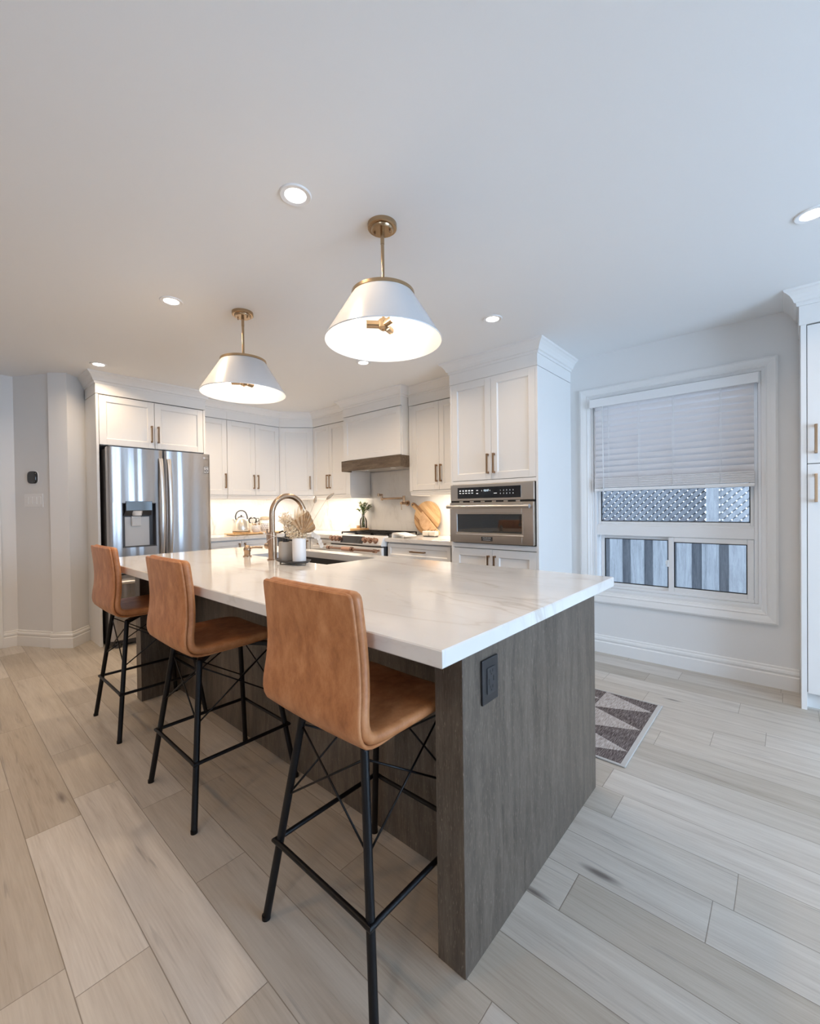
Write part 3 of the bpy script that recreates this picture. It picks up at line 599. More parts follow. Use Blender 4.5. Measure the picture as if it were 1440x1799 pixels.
# back run
upper_unit('wall_cabinet', 'two-door white wall cabinet between the corner and the range hood', (-4.605, YU, 0), (1, 0, 0), (0, -1, 0), 0.720, [0.0, 0.325, 0.645], [0.298, 0.352], sweep(P2, CROWN, 6, 7))
# hood cabinet
Fh = frame((-3.862, YH, 0), (1, 0, 0), (0, -1, 0))
hd = thing('range_hood', 'white panelled range hood with a dark wood beam above the range', 'range hood', (-3.41, YH, 1.63))
mb = MB(); mb.box((-3.862, YH, 1.752), (-2.952, YB-0.001, 2.4455), 0.001); part('housing', mb, M_cab, hd)
mb = MB(); shaker(mb, frame((-3.862, YH-0.0, 0), (1, 0, 0), (0, -1, 0)), 0.004, 0.906, 1.758, 2.254, 0.055, 0.0); 
m2 = MB(); F_ = frame((-3.862, YH-0.0195, 0), (1, 0, 0), (0, -1, 0)); shaker(m2, F_, 0.004, 0.900, 1.758, 2.254, 0.06, 0.019); part('front_panel', m2, M_cab, hd)
mb = MB(); mb.box((-3.862, YH-0.023, 2.262), (-2.952, YH, 2.4455), 0.001); part('frieze', mb, M_cab, hd)
PH = [(p[0], p[1]-0.022) if abs(p[1]-YH) < 1e-6 else p for p in P2]
part('crown_moulding', sweep(PH, CROWN, 7, 10), M_cab, hd)
mb = MB(); mb.box((-3.872, YH-0.045, 1.634), (-2.942, YH-0.023, 1.752), 0.002); mb.box((-3.872, YH-0.023, 1.634), (-3.850, YU-0.002, 1.752), 0.002); mb.box((-2.964, YH-0.023, 1.634), (-2.942, YU-0.002, 1.752), 0.002); part('wood_beam', mb, M_beam, hd)
mb = MB(); mb.box((-3.85, YH-0.022, 1.655), (-2.964, YB-0.014, 1.690), 0.001); mb.box((-3.72, YH+0.06, 1.645), (-3.09, YB-0.08, 1.656), 0.003); part('steel_insert', mb, M_ovst, hd)
mb = MB(); mb.cyl((-3.62, YH+0.12, 1.640), (-3.62, YH+0.12, 1.648), 0.028, 16); mb.cyl((-3.2, YH+0.12, 1.640), (-3.2, YH+0.12, 1.648), 0.028, 16); part('hood_lamp', mb, M_white, hd)
upper_unit('wall_cabinet', 'two-door white wall cabinet between the range hood and the oven tower', (-2.945, YU, 0), (1, 0, 0), (0, -1, 0), 0.750, [0.040, 0.388, 0.736], [0.362, 0.414], sweep(P2, CROWN, 10, 11))
# tall oven tower
Ft = frame((-2.192, YT, 0), (1, 0, 0), (0, -1, 0))
tc_ = thing('oven_tower_cabinet', 'tall white cabinet tower holding the built-in oven', 'cabinet', (-1.79, YT, 0))
mb = MB(); mb.box((-2.192, YT, 0), (-2.174, YB, 2.259), 0.001); mb.box((-1.409, YT, 0), (-1.391, YB, 2.259), 0.001)
for z in (0.885, 1.400, 2.245): mb.box((-2.174, YT+0.001, z), (-1.409, YB, z+0.016))
mb.box((-2.174, YT, 1.402), (-1.409, YT+0.02, 1.428)); mb.box((-2.174, YT, 0.868), (-1.409, YT+0.02, 0.905)); mb.box((-2.174, YT+0.06, 0), (-1.409, YT+0.07, 0.1)); part('carcass', mb, M_cab, tc_)
mb = MB(); mb.box((-2.174, YT+0.021, 1.43), (-1.409, YT+0.03, 2.262)); mb.box((-2.174, YT+0.021, 0.1), (-1.409, YT+0.03, 0.88)); part('reveal_shade', mb, M_gap, tc_)
door(Ft, 0.019, 0.400, 1.432, 2.254, tc_, 0.374, (1.479, 1.640))
door(Ft, 0.403, 0.782, 1.432, 2.254, tc_, 0.432, (1.479, 1.640))
door(Ft, 0.019, 0.400, 0.105, 0.862, tc_, 0.372, (0.655, 0.815), rail=0.06)
door(Ft, 0.403, 0.782, 0.105, 0.862, tc_, 0.430, (0.655, 0.815), rail=0.06)
mb = MB(); mb.box((-2.194, YT-0.004, 2.262), (-1.389, YB, 2.4455), 0.001); part('frieze', mb, M_cab, tc_)
part('crown_moulding', sweep(P2, CROWN, 11, 14), M_cab, tc_)
# pantry on the right
Fp = frame((0.062, 3.389, 0), (1, 0, 0), (0, -1, 0))
pn = thing('pantry_cabinet', 'tall white pantry cabinet cut off by the right picture edge', 'cabinet', (0.55, 3.389, 0))
mb = MB(); mb.box((0.062, 3.389, 0), (0.087, YB, 2.30), 0.001); part('side_panel', mb, M_cab, pn)
mb = MB(); mb.box((0.087, 3.412, 0.1), (1.6, YB, 2.25)); part('carcass', mb, M_gap, pn)
mb = MB(); mb.box((0.087, 3.45, 0), (1.6, 3.462, 0.1)); part('toe_kick', mb, M_cab, pn)
ZS = 1.436; ZPT = 2.235
def slab(F, u0, u1, z0, z1, parent, hu, hz):
    m = MB(); shaker(m, F, u0, u1, z0, z1, 0.075, 0.019); d = part('door', m, M_cab, parent); pull(F, hu, hz[0], hz[1], d)
for k in range(3):
    u = 0.028+k*0.46
    slab(Fp, u, u+0.457, 0.10, ZS-0.002, pn, u+0.036, (1.214, 1.377))
    slab(Fp, u, u+0.457, ZS+0.002, ZPT, pn, u+0.036, (1.494, 1.660))
mb = MB(); mb.box((0.055, 3.384, 2.242), (1.6, YB, 2.4455), 0.001); part('frieze', mb, M_cab, pn)
part('crown_moulding', sweep([(0.055, YB), (0.055, 3.384), (1.6, 3.384)][::1], [(q, z) for q, z in CROWN], 0, 2) if False else sweep([(0.055, YB), (0.055, 3.384), (1.6, 3.384)], [(q, z) for q, z in CROWN]), M_cab, pn)

# ------------------------------------------------------------------ base cabinets and perimeter worktops
ZT = 0.910; XC = -4.655; YC = 3.045
def base_unit(name, label, F, loc, u0, u1, cells, depth=0.60):
    c = thing(name, label, 'cabinet', loc); body(F, u0, u1, 0.10, 0.868, depth, c)
    m = MB(); m.box((u0, -depth, 0), (u1, -0.06, 0.10), 0, F); part('toe_kick', m, M_cab, c)
    for kind, a, b, z0, z1, h in cells:
        if kind == 'drawer': door(F, a, b, z0, z1, c, h, (z0+z1)/2+0.005, 0.035 if z1-z0 < 0.2 else 0.05, 'drawer', True)
        else: door(F, a, b, z0, z1, c, h, (0.69, 0.83), 0.05)
    return c
Fbl = frame((XC-0.025, 0, 0), (0, 1, 0), (1, 0, 0))
base_unit('base_cabinet', 'pale base cabinet with two doors under the kettle', Fbl, (XC-0.025, 2.3, 0), 1.976, 2.86, [('door', 1.98, 2.395, 0.105, 0.855, 2.365), ('door', 2.399, 2.856, 0.105, 0.855, 2.43)], 0.535)
Fbb = frame((0, YC+0.025, 0), (1, 0, 0), (0, -1, 0))
base_unit('base_cabinet', 'pale base cabinet with a drawer between the corner and the range', Fbb, (-4.1, YC+0.025, 0), -4.32, -3.845, [('drawer', -4.30, -3.85, 0.735, 0.855, (-4.14, -4.0)), ('drawer', -4.30, -3.85, 0.42, 0.73, (-4.14, -4.0)), ('drawer', -4.30, -3.85, 0.105, 0.415, (-4.14, -4.0))])
base_unit('corner_base_cabinet', 'pale corner base cabinet left of the range', Fbb, (-4.5, YC+0.025, 0), -4.66, -4.322, [('door', -4.65, -4.326, 0.105, 0.855, -4.352)])
base_unit('base_cabinet', 'pale base cabinet with a wide drawer between range and oven tower', Fbb, (-2.6, YC+0.025, 0), -3.015, -2.196, [('drawer', -3.005, -2.235, 0.715, 0.855, (-2.695, -2.515)), ('drawer', -3.005, -2.235, 0.41, 0.71, (-2.695, -2.515)), ('drawer', -3.005, -2.235, 0.105, 0.405, (-2.695, -2.515))])
mb = MB(); mb.prism([(XL+0.002, 1.976, 0.872), (XC, 1.976, 0.872), (XC, YC, 0.872), (-3.842, YC, 0.872), (-3.842, YB-0.002, 0.872), (XL+0.002, YB-0.002, 0.872)], (0, 0, ZT-0.872))
single('worktop', mb, M_top, 'L-shaped white veined worktop running under the kettle to the range', 'worktop', (-4.9, 2.6, 0.872))
mb = MB(); mb.box((-3.022, YC, 0.872), (-2.194, YB-0.002, ZT), 0.002); single('worktop', mb, M_top, 'short white worktop between the range and the oven tower', 'worktop', (-2.6, 3.3, 0.872))
mb = MB(); mb.box((XL+0.001, 1.976, ZT+0.001), (XL+0.013, YB-0.002, 1.372)); single('backsplash', mb, M_splash, 'white veined stone backsplash on the wall behind the kettle', 'backsplash', (XL, 2.8, ZT))
mb = MB(); mb.box((XL+0.014, YB-0.013, ZT+0.001), (-3.86, YB-0.001, 1.372)); mb.box((-3.86, YB-0.013, ZT+0.001), (-2.95, YB-0.001, 1.642)); mb.box((-2.95, YB-0.013, ZT+0.001), (-2.194, YB-0.001, 1.372)); single('backsplash', mb, M_splash, 'white veined stone backsplash behind the range and pot filler', 'backsplash', (-3.4, YB, ZT))
# LED strips under the wall cabinets
def strip(name, label, a, b, sx, sy, loc, power):
    mb = MB(); mb.box(a, b, 0.001); single(name, mb, M_strip, label, 'light', ((a[0]+b[0])/2, (a[1]+b[1])/2, a[2]))
    alight(name+'_light', loc, (loc[0], loc[1], 0), sx, sy, power, (1.0, 0.88, 0.74))
strip('led_strip', 'glowing strip light under the wall cabinets above the kettle', (XU-0.085, 2.02, 1.362), (XU-0.065, 3.28, 1.3715), 0.03, 1.24, (XU-0.075, 2.65, 1.357), P_STRIP*1.6)
strip('led_strip', 'glowing strip light under the wall cabinet left of the hood', (-4.86, YU+0.065, 1.362), (-3.92, YU+0.085, 1.3715), 0.92, 0.03, (-4.39, YU+0.075, 1.357), P_STRIP*1.6)
strip('led_strip', 'glowing strip light under the wall cabinet beside the oven tower', (-2.90, YU+0.065, 1.362), (-2.24, YU+0.085, 1.3715), 0.62, 0.03, (-2.57, YU+0.075, 1.357), P_STRIP*1.2)

# ------------------------------------------------------------------ island
IX0, IX1, IY0, IY1 = -3.30, -0.546, 0.717, 1.911
isl = thing('kitchen_island', 'dark brown stained wood kitchen island base with end panels', 'island', (-1.9, 1.4, 0))
PX = -0.619; PF = 0.896; PB = 1.890
mb = MB(); mb.box((PX-0.089, PF, 0), (PX, PB, 0.869), 0.0015); part('end_panel', mb, M_isl, isl)
mb = MB(); mb.box((-3.168, PF, 0), (-3.079, PB, 0.869), 0.0015); part('end_panel', mb, M_isl, isl)
mb = MB(); mb.box((-3.079, 1.126, 0), (PX-0.089, 1.148, 0.869)); mb.box((-3.079, 1.148, 0.10), (PX-0.089, 1.868, 0.14)); part('back_panel', mb, M_isl, isl)
mb = MB(); mb.box((-3.079, 1.82, 0.0), (PX-0.089, 1.84, 0.10)); part('toe_kick', mb, M_isl, isl)
Fi = frame((0, 1.885, 0), (1, 0, 0), (0, 1, 0))
xs = [-3.075, -2.78, -2.26, -1.74, -1.22, -0.712]
for k in range(5):
    m = MB(); shaker(m, Fi, xs[k]+0.002, xs[k+1]-0.002, 0.11, 0.86, 0.055); d = part('door', m, M_isl, isl); pull(Fi, xs[k+1]-0.04, 0.68, 0.84, d)
# worktop with the sink cut-out
SX0, SX1, SY0, SY1 = -2.69, -1.865, 1.432, 1.808
def plate_with_hole(x0, x1, y0, y1, hx0, hx1, hy0, hy1, z0, z1, bev=0.003):
    m = MB(); o = [(x0, y0), (x1, y0), (x1, y1), (x0, y1)]; i = [(hx0, hy0), (hx1, hy0), (hx1, hy1), (hx0, hy1)]
    ins = [(x0+bev, y0+bev), (x1-bev, y0+bev), (x1-bev, y1-bev), (x0+bev, y1-bev)]
    V = [(*p, z0) for p in ins]+[(*p, z0+bev) for p in o]+[(*p, z1-bev) for p in o]+[(*p, z1) for p in ins]+[(*p, z1) for p in i]+[(*p, z0) for p in i]
    F = []
    for k in range(4):
        j = (k+1) % 4
        for a in (0, 4, 8, 12, 16): F.append((a+k, a+j, a+4+j, a+4+k))
        F.append((20+k, 20+j, j, k))
    m.add(V, F); return m
single('island_worktop', plate_with_hole(IX0, IX1, IY0, IY1, SX0, SX1, SY0, SY1, 0.8695, ZT), M_top, 'large glossy white worktop with beige veins on the island', 'worktop', (-1.9, 1.3, 0.8695))
sk = thing('undermount_sink', 'black undermount sink set into the island worktop', 'sink', (-2.28, 1.62, 0.66))
mb = MB(); t = 0.012
mb.box((SX0-t, SY0-t, 0.655), (SX1+t, SY1+t, 0.667)); mb.box((SX0-t, SY0-t, 0.667), (SX0, SY1+t, 0.869)); mb.box((SX1, SY0-t, 0.667), (SX1+t, SY1+t, 0.869)); mb.box((SX0, SY0-t, 0.667), (SX1, SY0, 0.869)); mb.box((SX0, SY1, 0.667), (SX1, SY1+t, 0.869)); part('basin', mb, M_sink, sk)
mb = MB(); mb.box((SX0+0.001, SY1-0.018, 0.82), (SX1-0.001, SY1-0.001, 0.828), 0.001); mb.box((SX0+0.001, SY0+0.001, 0.82), (SX1-0.001, SY0+0.018, 0.828), 0.001); part('ledge', mb, M_sink, sk)
mb = MB(); mb.cyl((-2.28, 1.62, 0.667), (-2.28, 1.62, 0.671), 0.045, 20); part('drain', mb, M_chrome, sk)
# outlet on the end panel
ot = thing('power_outlet', 'black power outlet plate on the island end panel', 'outlet', (PX, 1.022, 0.737))
Fo = frame((PX, 1.022, 0.737), (0, 1, 0), (1, 0, 0))
mb = MB(); mb.box((-0.041, 0, -0.061), (0.041, 0.007, 0.061), 0.0025, Fo); part('plate', mb, M_blackpl, ot)
mb = MB(); mb.box((-0.020, 0.007, -0.036), (0.020, 0.0095, 0.036), 0.002, Fo); s_ = part('socket_face', mb, M_charc, ot)
mb = MB()
for zc in (0.022, -0.022):
    for u in (-0.0065, 0.0065): mb.box((u-0.0012, 0.0095, zc), (u+0.0012, 0.0100, zc+0.008), 0, Fo)
    mb.cyl(Fo(Vector((0, 0.0093, zc-0.005))), Fo(Vector((0, 0.0100, zc-0.005))), 0.0025, 10)
mb.box((-0.014, 0.0095, -0.010), (-0.010, 0.0100, 0.006), 0, Fo); mb.box((0.010, 0.0095, -0.004), (0.014, 0.0100, 0.010), 0, Fo); part('socket_slots', mb, M_ink, s_)

# ------------------------------------------------------------------ bar stools (local: seat front towards +Y)
def catmull(P, n):
    out = []; m = len(P)
    for i in range(m-1):
        p0, p1, p2, p3 = [Vector(P[max(0, min(m-1, k))]) for k in (i-1, i, i+1, i+2)]
        for j in range(n):
            t = j/n; out.append(0.5*((2*p1)+(-p0+p2)*t+(2*p0-5*p1+4*p2-p3)*t*t+(-p0+3*p1-3*p2+p3)*t**3))
    out.append(Vector(P[-1])); return out
def shell(prof, W, th, rtop, rfront, curve):
    C = catmull([(y, z, w) for (y, z), w in zip(prof, W)], 5); n = len(C)
    S = [0.0]
    for i in range(1, n): S.append(S[-1]+sqrt((C[i].x-C[i-1].x)**2+(C[i].y-C[i-1].y)**2))
    # fine parameters near both ends for round corners
    tot = S[-1]; ss = [0.0, 0.004, 0.010, 0.018, 0.03]+[0.03+(tot-0.03-0.11)*k/30 for k in range(1, 31)]+[tot-0.08, tot-0.055, tot-0.035, tot-0.02, tot-0.01, tot-0.004, tot]
    rings = []
    def at(s):
        for i in range(1, n):
            if S[i] >= s or i == n-1: t = (s-S[i-1])/(S[i]-S[i-1]); return C[i-1].lerp(C[i], t), (C[i]-C[i-1])
    for s in ss:
        c, d = at(s); d = Vector((d.x, d.y)).normalized(); nn = Vector((-d.y, d.x)) # towards sitter
        w = c.z
        if s < rtop: q = rtop-s; w = w-rtop+sqrt(max(0, rtop*rtop-q*q))
        if tot-s < rfront: q = rfront-(tot-s); w = w-rfront+sqrt(max(0, rfront*rfront-q*q))
        e = min(s, tot-s); tf = 1.0 if e > th/2 else sqrt(max(0.02, 1-(1-e/(th/2))**2))
        h = th/2*tf; ring = []
        xs_ = [-1+2*k/8 for k in range(9)]; r = h
        back = max(0, min(1, (c.y-0.66)/0.12))
        def P(x, o):
            sag = curve*back*(x/0.2)**2
            return Vector((x, c.x+nn.x*o+sag, c.y+nn.y*o + (0.006*(1-back)*(x/0.2)**2)))
        for u in xs_: ring.append(P(u*(w-r), h))
        for k in range(1, 5): a = pi/2-pi*k/5; ring.append(P((w-r)+r*cos(a), h*sin(a)))
        for u in xs_[::-1]: ring.append(P(u*(w-r), -h))
        for k in range(1, 5): a = -pi/2-pi*k/5; ring.append(P(-(w-r)+r*cos(a), h*sin(a)))
        rings.append(ring)
    m = MB(); m.loft(rings, True); return m
def make_stool():
    st = thing('bar_stool', 'x', 'bar stool', (0, 0, 0), 'tan leather bar stools along the island')
    # profile centre lines offset from the measured back surface
    def off(P, o):
        out = []
        for i, (y, z) in enumerate(P):
            a = P[max(0, i-1)]; b = P[min(len(P)-1, i+1)]; d = Vector((b[0]-a[0], b[1]-a[1])).normalized(); out.append((y-d.y*o, z+d.x*o))
        return out
    base = [(-0.250, 1.018), (-0.243, 0.96), (-0.237, 0.90), (-0.2345, 0.84), (-0.238, 0.78), (-0.241, 0.73), (-0.236, 0.685), (-0.212, 0.650), (-0.165, 0.635), (-0.10, 0.632), (0.0, 0.632), (0.07, 0.633), (0.13, 0.633), (0.165, 0.626)]
    Wd = [0.190, 0.192, 0.194, 0.197, 0.202, 0.206, 0.208, 0.209, 0.209, 0.209, 0.209, 0.208, 0.204, 0.200]
    part('seat_shell', shell(off(base, 0.005), [w-d for w, d in zip(Wd, [0, 0, 0, 0, 0, 0, 0.001, 0.004, 0.012, 0.020, 0.024, 0.026, 0.028, 0.030])], 0.010, 0.018, 0.075, 0.010), M_leather, st)
    part('seat_pad', shell(off(base, 0.0262), [w+0.001 for w in Wd], 0.032, 0.024, 0.080, 0.010), M_leather, st)
    tops = {(sx, sy): Vector((sx*0.133, sy*0.152, 0.605)) for sx in (-1, 1) for sy in (-1, 1)}
    feet = {(sx, sy): Vector((sx*0.231, sy*0.222, 0.0)) for sx in (-1, 1) for sy in (-1, 1)}
    def on(k, z): a, b = feet[k], tops[k]; return a.lerp(b, z/b.z)
    for k in tops:
        m = MB(); m.tube([feet[k]+Vector((0, 0, 0.001)), tops[k]], 0.0115, 12); m.sphere(tops[k], 0.0115, 8); m.cyl(feet[k]+Vector((0, 0, 0.0)), feet[k]+Vector((0, 0, 0.012)), 0.0125, 12); part('leg', m, M_black, st)
    m = MB()
    for k in tops:
        a = tops[k]; b = Vector((a.x*0.35, a.y*0.35, 0.618)); d = (b-a); u = Vector((-d.y, d.x, 0)).normalized()*0.011
        m.loft([[p-u+Vector((0, 0, -0.009)), p+u+Vector((0, 0, -0.009)), p+u+Vector((0, 0, 0.009)), p-u+Vector((0, 0, 0.009))] for p in (a, b)], True, False, False)
    m.box((-0.09, -0.09, 0.612), (0.09, 0.09, 0.626), 0.003); part('seat_bracket', m, M_black, st)
    m = MB(); z = 0.238; r = 0.0075; cs = []
    for k in ((-1, -1), (1, -1), (1, 1), (-1, 1)):
        p = on(k, z); o = Vector((k[0], k[1], 0)).normalized(); c = p+o*0.012
        t = [-0.018, -0.009, 0, 0.009, 0.018]
        e1 = Vector((-k[0], 0, 0)); e2 = Vector((0, -k[1], 0))
        first, second = (e2, e1) if k in ((-1, -1), (1, 1)) else (e1, e2)
        cs += [c+first*0.03+o*0.002, c+first*0.012+o*0.004, c+o*0.007, c+second*0.012+o*0.004, c+second*0.03+o*0.002]
    m.tube(cs, r, 10, False, True); part('footrest', m, M_black, st)
    m = MB()
    K = [(-1, -1), (1, -1), (1, 1), (-1, 1)]
    for i in range(4):
        a, b = K[i], K[(i+1) % 4]
        m.tube([on(a, 0.585), on(b, 0.375)], 0.0032, 6); m.tube([on(b, 0.585), on(a, 0.375)], 0.0032, 6)
    part('cross_wire', m, M_black, st); return st
stool = make_stool()
STL = [(-0.930, 0.873, 'nearest tan leather bar stool, at the right end of the island'), (-1.905, 0.873, 'middle one of the three tan leather bar stools at the island'), (-2.853, 0.878, 'farthest tan leather bar stool, in front of the refrigerator')]
for i, (x, y, lb) in enumerate(STL):
    o = stool if i == 0 else copy_tree(stool)
    o.location = (x, y, 0); o['label'] = lb

# ------------------------------------------------------------------ pendants
def make_pendant():
    p = thing('pendant_lamp', 'x', 'pendant lamp', (0, 0, 0), 'white cone pendants over the island')
    z = ZC
    m = MB(); m.lathe([(0.0, -0.030), (0.044, -0.030), (0.048, -0.026), (0.050, -0.020), (0.060, -0.020), (0.0635, -0.017), (0.0635, 0.0)], (0, 0, z), 36); part('canopy', m, M_brass, p)
    m = MB()
    for a in (0.4, 0.4+pi): m.cyl((0.035*cos(a), 0.035*sin(a), z-0.030), (0.035*cos(a), 0.035*sin(a), z-0.040), 0.0035, 8)
    part('canopy_screw', m, M_bronze, p)
    m = MB(); m.cyl((0, 0, z-0.03), (0, 0, z-0.085), 0.0085, 14); m.cyl((0, 0, z-0.085), (0, 0, 2.185), 0.0075, 14); m.sphere((0, 0, 2.180), 0.0095, 10); m.cyl((0, 0, 2.18), (0, 0, 2.150), 0.008, 14, 0.010); part('stem', m, M_brass, p)
    # shade: z 1.937..2.135
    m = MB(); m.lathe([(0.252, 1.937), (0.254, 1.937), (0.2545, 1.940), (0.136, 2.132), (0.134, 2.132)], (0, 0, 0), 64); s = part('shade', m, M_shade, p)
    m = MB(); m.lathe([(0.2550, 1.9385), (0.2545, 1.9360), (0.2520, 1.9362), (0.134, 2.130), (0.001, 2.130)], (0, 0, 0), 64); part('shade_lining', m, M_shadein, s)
    m = MB(); m.lathe([(0.001, 2.147), (0.132, 2.147), (0.1370, 2.147), (0.1380, 2.134), (0.1370, 2.133), (0.134, 2.131), (0.134, 2.134), (0.001, 2.134)], (0, 0, 0), 64); part('top_ring', m, M_brass, p)
    hz = 2.012
    m = MB(); m.cyl((0, 0, 2.13), (0, 0, hz), 0.006, 10); m.lathe([(0.001, 0.022), (0.018, 0.024), (0.025, 0.016), (0.027, 0.0), (0.025, -0.014), (0.014, -0.022), (0.005, -0.021), (0.005, -0.027), (0.001, -0.028)], (0, 0, hz), 20); hub = part('socket_hub', m, M_brass, p)
    for a in (radians(228), radians(348), radians(108)):
        d = Vector((cos(a), sin(a), 0.0)); c = Vector((0, 0, hz))
        m = MB(); m.cyl(c+d*0.020, c+d*0.074, 0.0165, 18); s_ = part('socket', m, M_brass, p)
        m = MB(); m.cyl(c+d*0.078, c+d*0.092, 0.0165, 16, 0.018); m.sphere(c+d*0.108, 0.024, 12); part('bulb', m, M_bulb, s_)
    return p
pend = make_pendant()
for i, (x, lb) in enumerate(((-1.320, 'larger looking white cone pendant nearest the window'), (-2.555, 'white cone pendant farther away, nearer the refrigerator'))):
    o = pend if i == 0 else copy_tree(pend)
    o.location = (x, 1.34, 0); o['label'] = lb
    for a in (228, 348, 108):
        l = bpy.data.lights.new('pendant_bulb_light', 'POINT'); l.energy = P_BULB; l.color = WARM; l.shadow_soft_size = 0.024
        q = bpy.data.objects.new('pendant_bulb_light', l); COL.objects.link(q); q.location = (x+0.128*cos(radians(a)), 1.34+0.128*sin(radians(a)), 1.990)

# ------------------------------------------------------------------ recessed downlights
def make_down():
    d = thing('recessed_downlight', 'x', 'ceiling light', (0, 0, 0), 'round recessed ceiling downlights')
    m = MB(); m.lathe([(0.040, -0.001), (0.042, -0.004), (0.058, -0.006), (0.061, -0.004), (0.062, 0.0)], (0, 0, 0), 40); part('trim_ring', m, M_white, d)
    m = MB(); m.lathe([(0.001, -0.002), (0.040, -0.002), (0.041, 0.0)], (0, 0, 0), 36); part('lens', m, M_lamp, d); return d
dn = make_down()
for i, (x, y, lb) in enumerate([(-1.445, 0.985, 'round recessed ceiling light above and left of the larger pendant'), (0.085, 2.53, 'round recessed ceiling light cut by the right picture edge'), (-2.717, 0.984, 'round recessed ceiling light left of the farther pendant'),
        (-1.449, 2.491, 'round recessed ceiling light in front of the oven tower'), (-4.33, 0.99, 'round recessed ceiling light above the fridge surround crown'), (-2.693, 2.484, 'round recessed ceiling light partly behind the nearer pendant')]):
    o = dn if i == 0 else copy_tree(dn)
    o.location = (x, y, ZC); o['label'] = lb
    l = bpy.data.lights.new('downlight_beam', 'AREA'); l.shape = 'DISK'; l.size = 0.09; l.energy = P_DOWN*(0.5, 0.4, 0.7, 0.35, 0.5, 0.9)[i]; l.color = (1.0, 0.76, 0.52); l.spread = radians(150)
    q = bpy.data.objects.new('downlight_beam', l); COL.objects.link(q); q.location = (x, y, ZC-0.012)

for x, y in ADDED_LAMPS:      # unseen fixtures added for warm light, behind the farther pendant and the camera
    m = MB(); m.lathe([(0.040, -0.001), (0.042, -0.004), (0.058, -0.006), (0.061, -0.004), (0.062, 0.0)], (x, y, ZC), 40); f_ = part('added_downlight_trim', m, M_white, bpy.data.objects['ceiling'])
    m = MB(); m.lathe([(0.001, -0.002), (0.040, -0.002), (0.041, 0.0)], (x, y, ZC), 36); part('lens', m, M_lamp, f_)
    l = bpy.data.lights.new('downlight_beam', 'AREA'); l.shape = 'DISK'; l.size = 0.09; l.energy = P_DOWN*(1.1 if y > 2 else 0.50); l.color = (1.0, 0.76, 0.52) if y > 2 else (1.0, 0.64, 0.31); l.spread = radians(150)
    q = bpy.data.objects.new('downlight_beam', l); COL.objects.link(q); q.location = (x, y, ZC-0.012)

# ------------------------------------------------------------------ refrigerator
XD = -4.415
rf = thing('refrigerator', 'stainless steel french-door refrigerator with water dispenser', 'refrigerator', (-4.8, 1.5, 0))
FY0, FY1 = 1.062, 1.945; YM = 1.510
mb = MB(); mb.box((-5.18, FY0+0.004, 0.03), (-4.50, FY1-0.004, 1.765), 0.003); part('cabinet_body', mb, M_dgrey, rf)
mb = MB(); mb.box((-4.70, FY0+0.02, 1.765), (-4.47, FY0+0.075, 1.785), 0.004); mb.box((-4.49, FY0+0.02, 1.765), (-4.465, FY0+0.05, 1.79), 0.003); part('hinge_cover', mb, M_dgrey, rf)
def fdoor(y0, y1, z0, z1, xb=-4.495, bulge=0.012, cut=None, r=0.022):
    # gently bowed door front
    n = 18; ring = []
    def xf(y):
        t = (y-y0)/(y1-y0); return XD-0.010+bulge*(1-(2*t-1)**2)
    pts = [(xb, y0)]
    for k in range(5): a = (pi/2)*k/4; pts.append((xf(y0+r)-r+r*sin(a), y0+r-r*cos(a)))
    for k in range(1, n): y = y0+r+(y1-y0-2*r)*k/n; pts.append((xf(y), y))
    for k in range(5): a = (pi/2)*k/4; pts.append((xf(y1-r)-r+r*cos(a), y1-r+r*sin(a)))
    pts.append((xb, y1))
    m = MB(); m.loft([[Vector((x, y, z)) for x, y in pts] for z in (z0, z1)], True, False, True); return m
DY0, DY1, DZ0, DZ1 = 1.160, 1.434, 0.885, 1.285
# left door in four pieces around the dispenser recess, all one mesh
def left_door():
    m = fdoor(FY0, YM-0.004, DZ1, 1.778); a = fdoor(FY0, YM-0.004, 0.655, DZ0); m.add(a.v, a.f, True)
    n = 10; r = 0.022; y0, y1 = FY0, YM-0.004
    def xf(y): t = (y-y0)/(y1-y0); return XD-0.010+0.012*(1-(2*t-1)**2)
    for (ya, yb) in ((y0, DY0), (DY1, y1)):
        pts = [(-4.495, ya)]
        if ya == y0: pts += [(xf(y0+r)-r+r*sin(pi/2*k/4), y0+r-r*cos(pi/2*k/4)) for k in range(5)]; s0 = y0+r
        else: pts += [(xf(ya), ya)]; s0 = ya
        e0 = yb-r if yb == y1 else yb
        pts += [(xf(s0+(e0-s0)*k/n), s0+(e0-s0)*k/n) for k in range(1, n)]
        if yb == y1: pts += [(xf(y1-r)-r+r*cos(pi/2*k/4), y1-r+r*sin(pi/2*k/4)) for k in range(5)]
        else: pts += [(xf(yb), yb)]
        pts += [(-4.495, yb)]
        m.loft([[Vector((x, y, z)) for x, y in pts] for z in (DZ0, DZ1)], False, False, True)
    return m
ld = part('door', left_door(), M_steel, rf, 'left steel door with water dispenser')
rd = part('door', fdoor(YM+0.004, FY1, 0.655, 1.778), M_steel, rf, 'right steel door with badge')
fd = part('freezer_drawer', fdoor(FY0, FY1, 0.07, 0.643, bulge=0.014), M_steel, rf)
mb = MB(); mb.box((-4.495, YM-0.004, 0.655), (-4.44, YM+0.004, 1.775)); mb.box((-4.50, FY0+0.005, 0.643), (-4.45, FY1-0.005, 0.655)); part('door_gasket', mb, M_ink, rf)
mb = MB(); mb.box((-4.52, FY0+0.01, 0.02), (-4.47, FY1-0.01, 0.068), 0.004); mb.cyl((-4.455, 1.12, 0.0), (-4.455, 1.12, 0.045), 0.022, 16); mb.cyl((-4.455, 1.89, 0.0), (-4.455, 1.89, 0.045), 0.022, 16); part('kick_plate', mb, M_dgrey, rf)
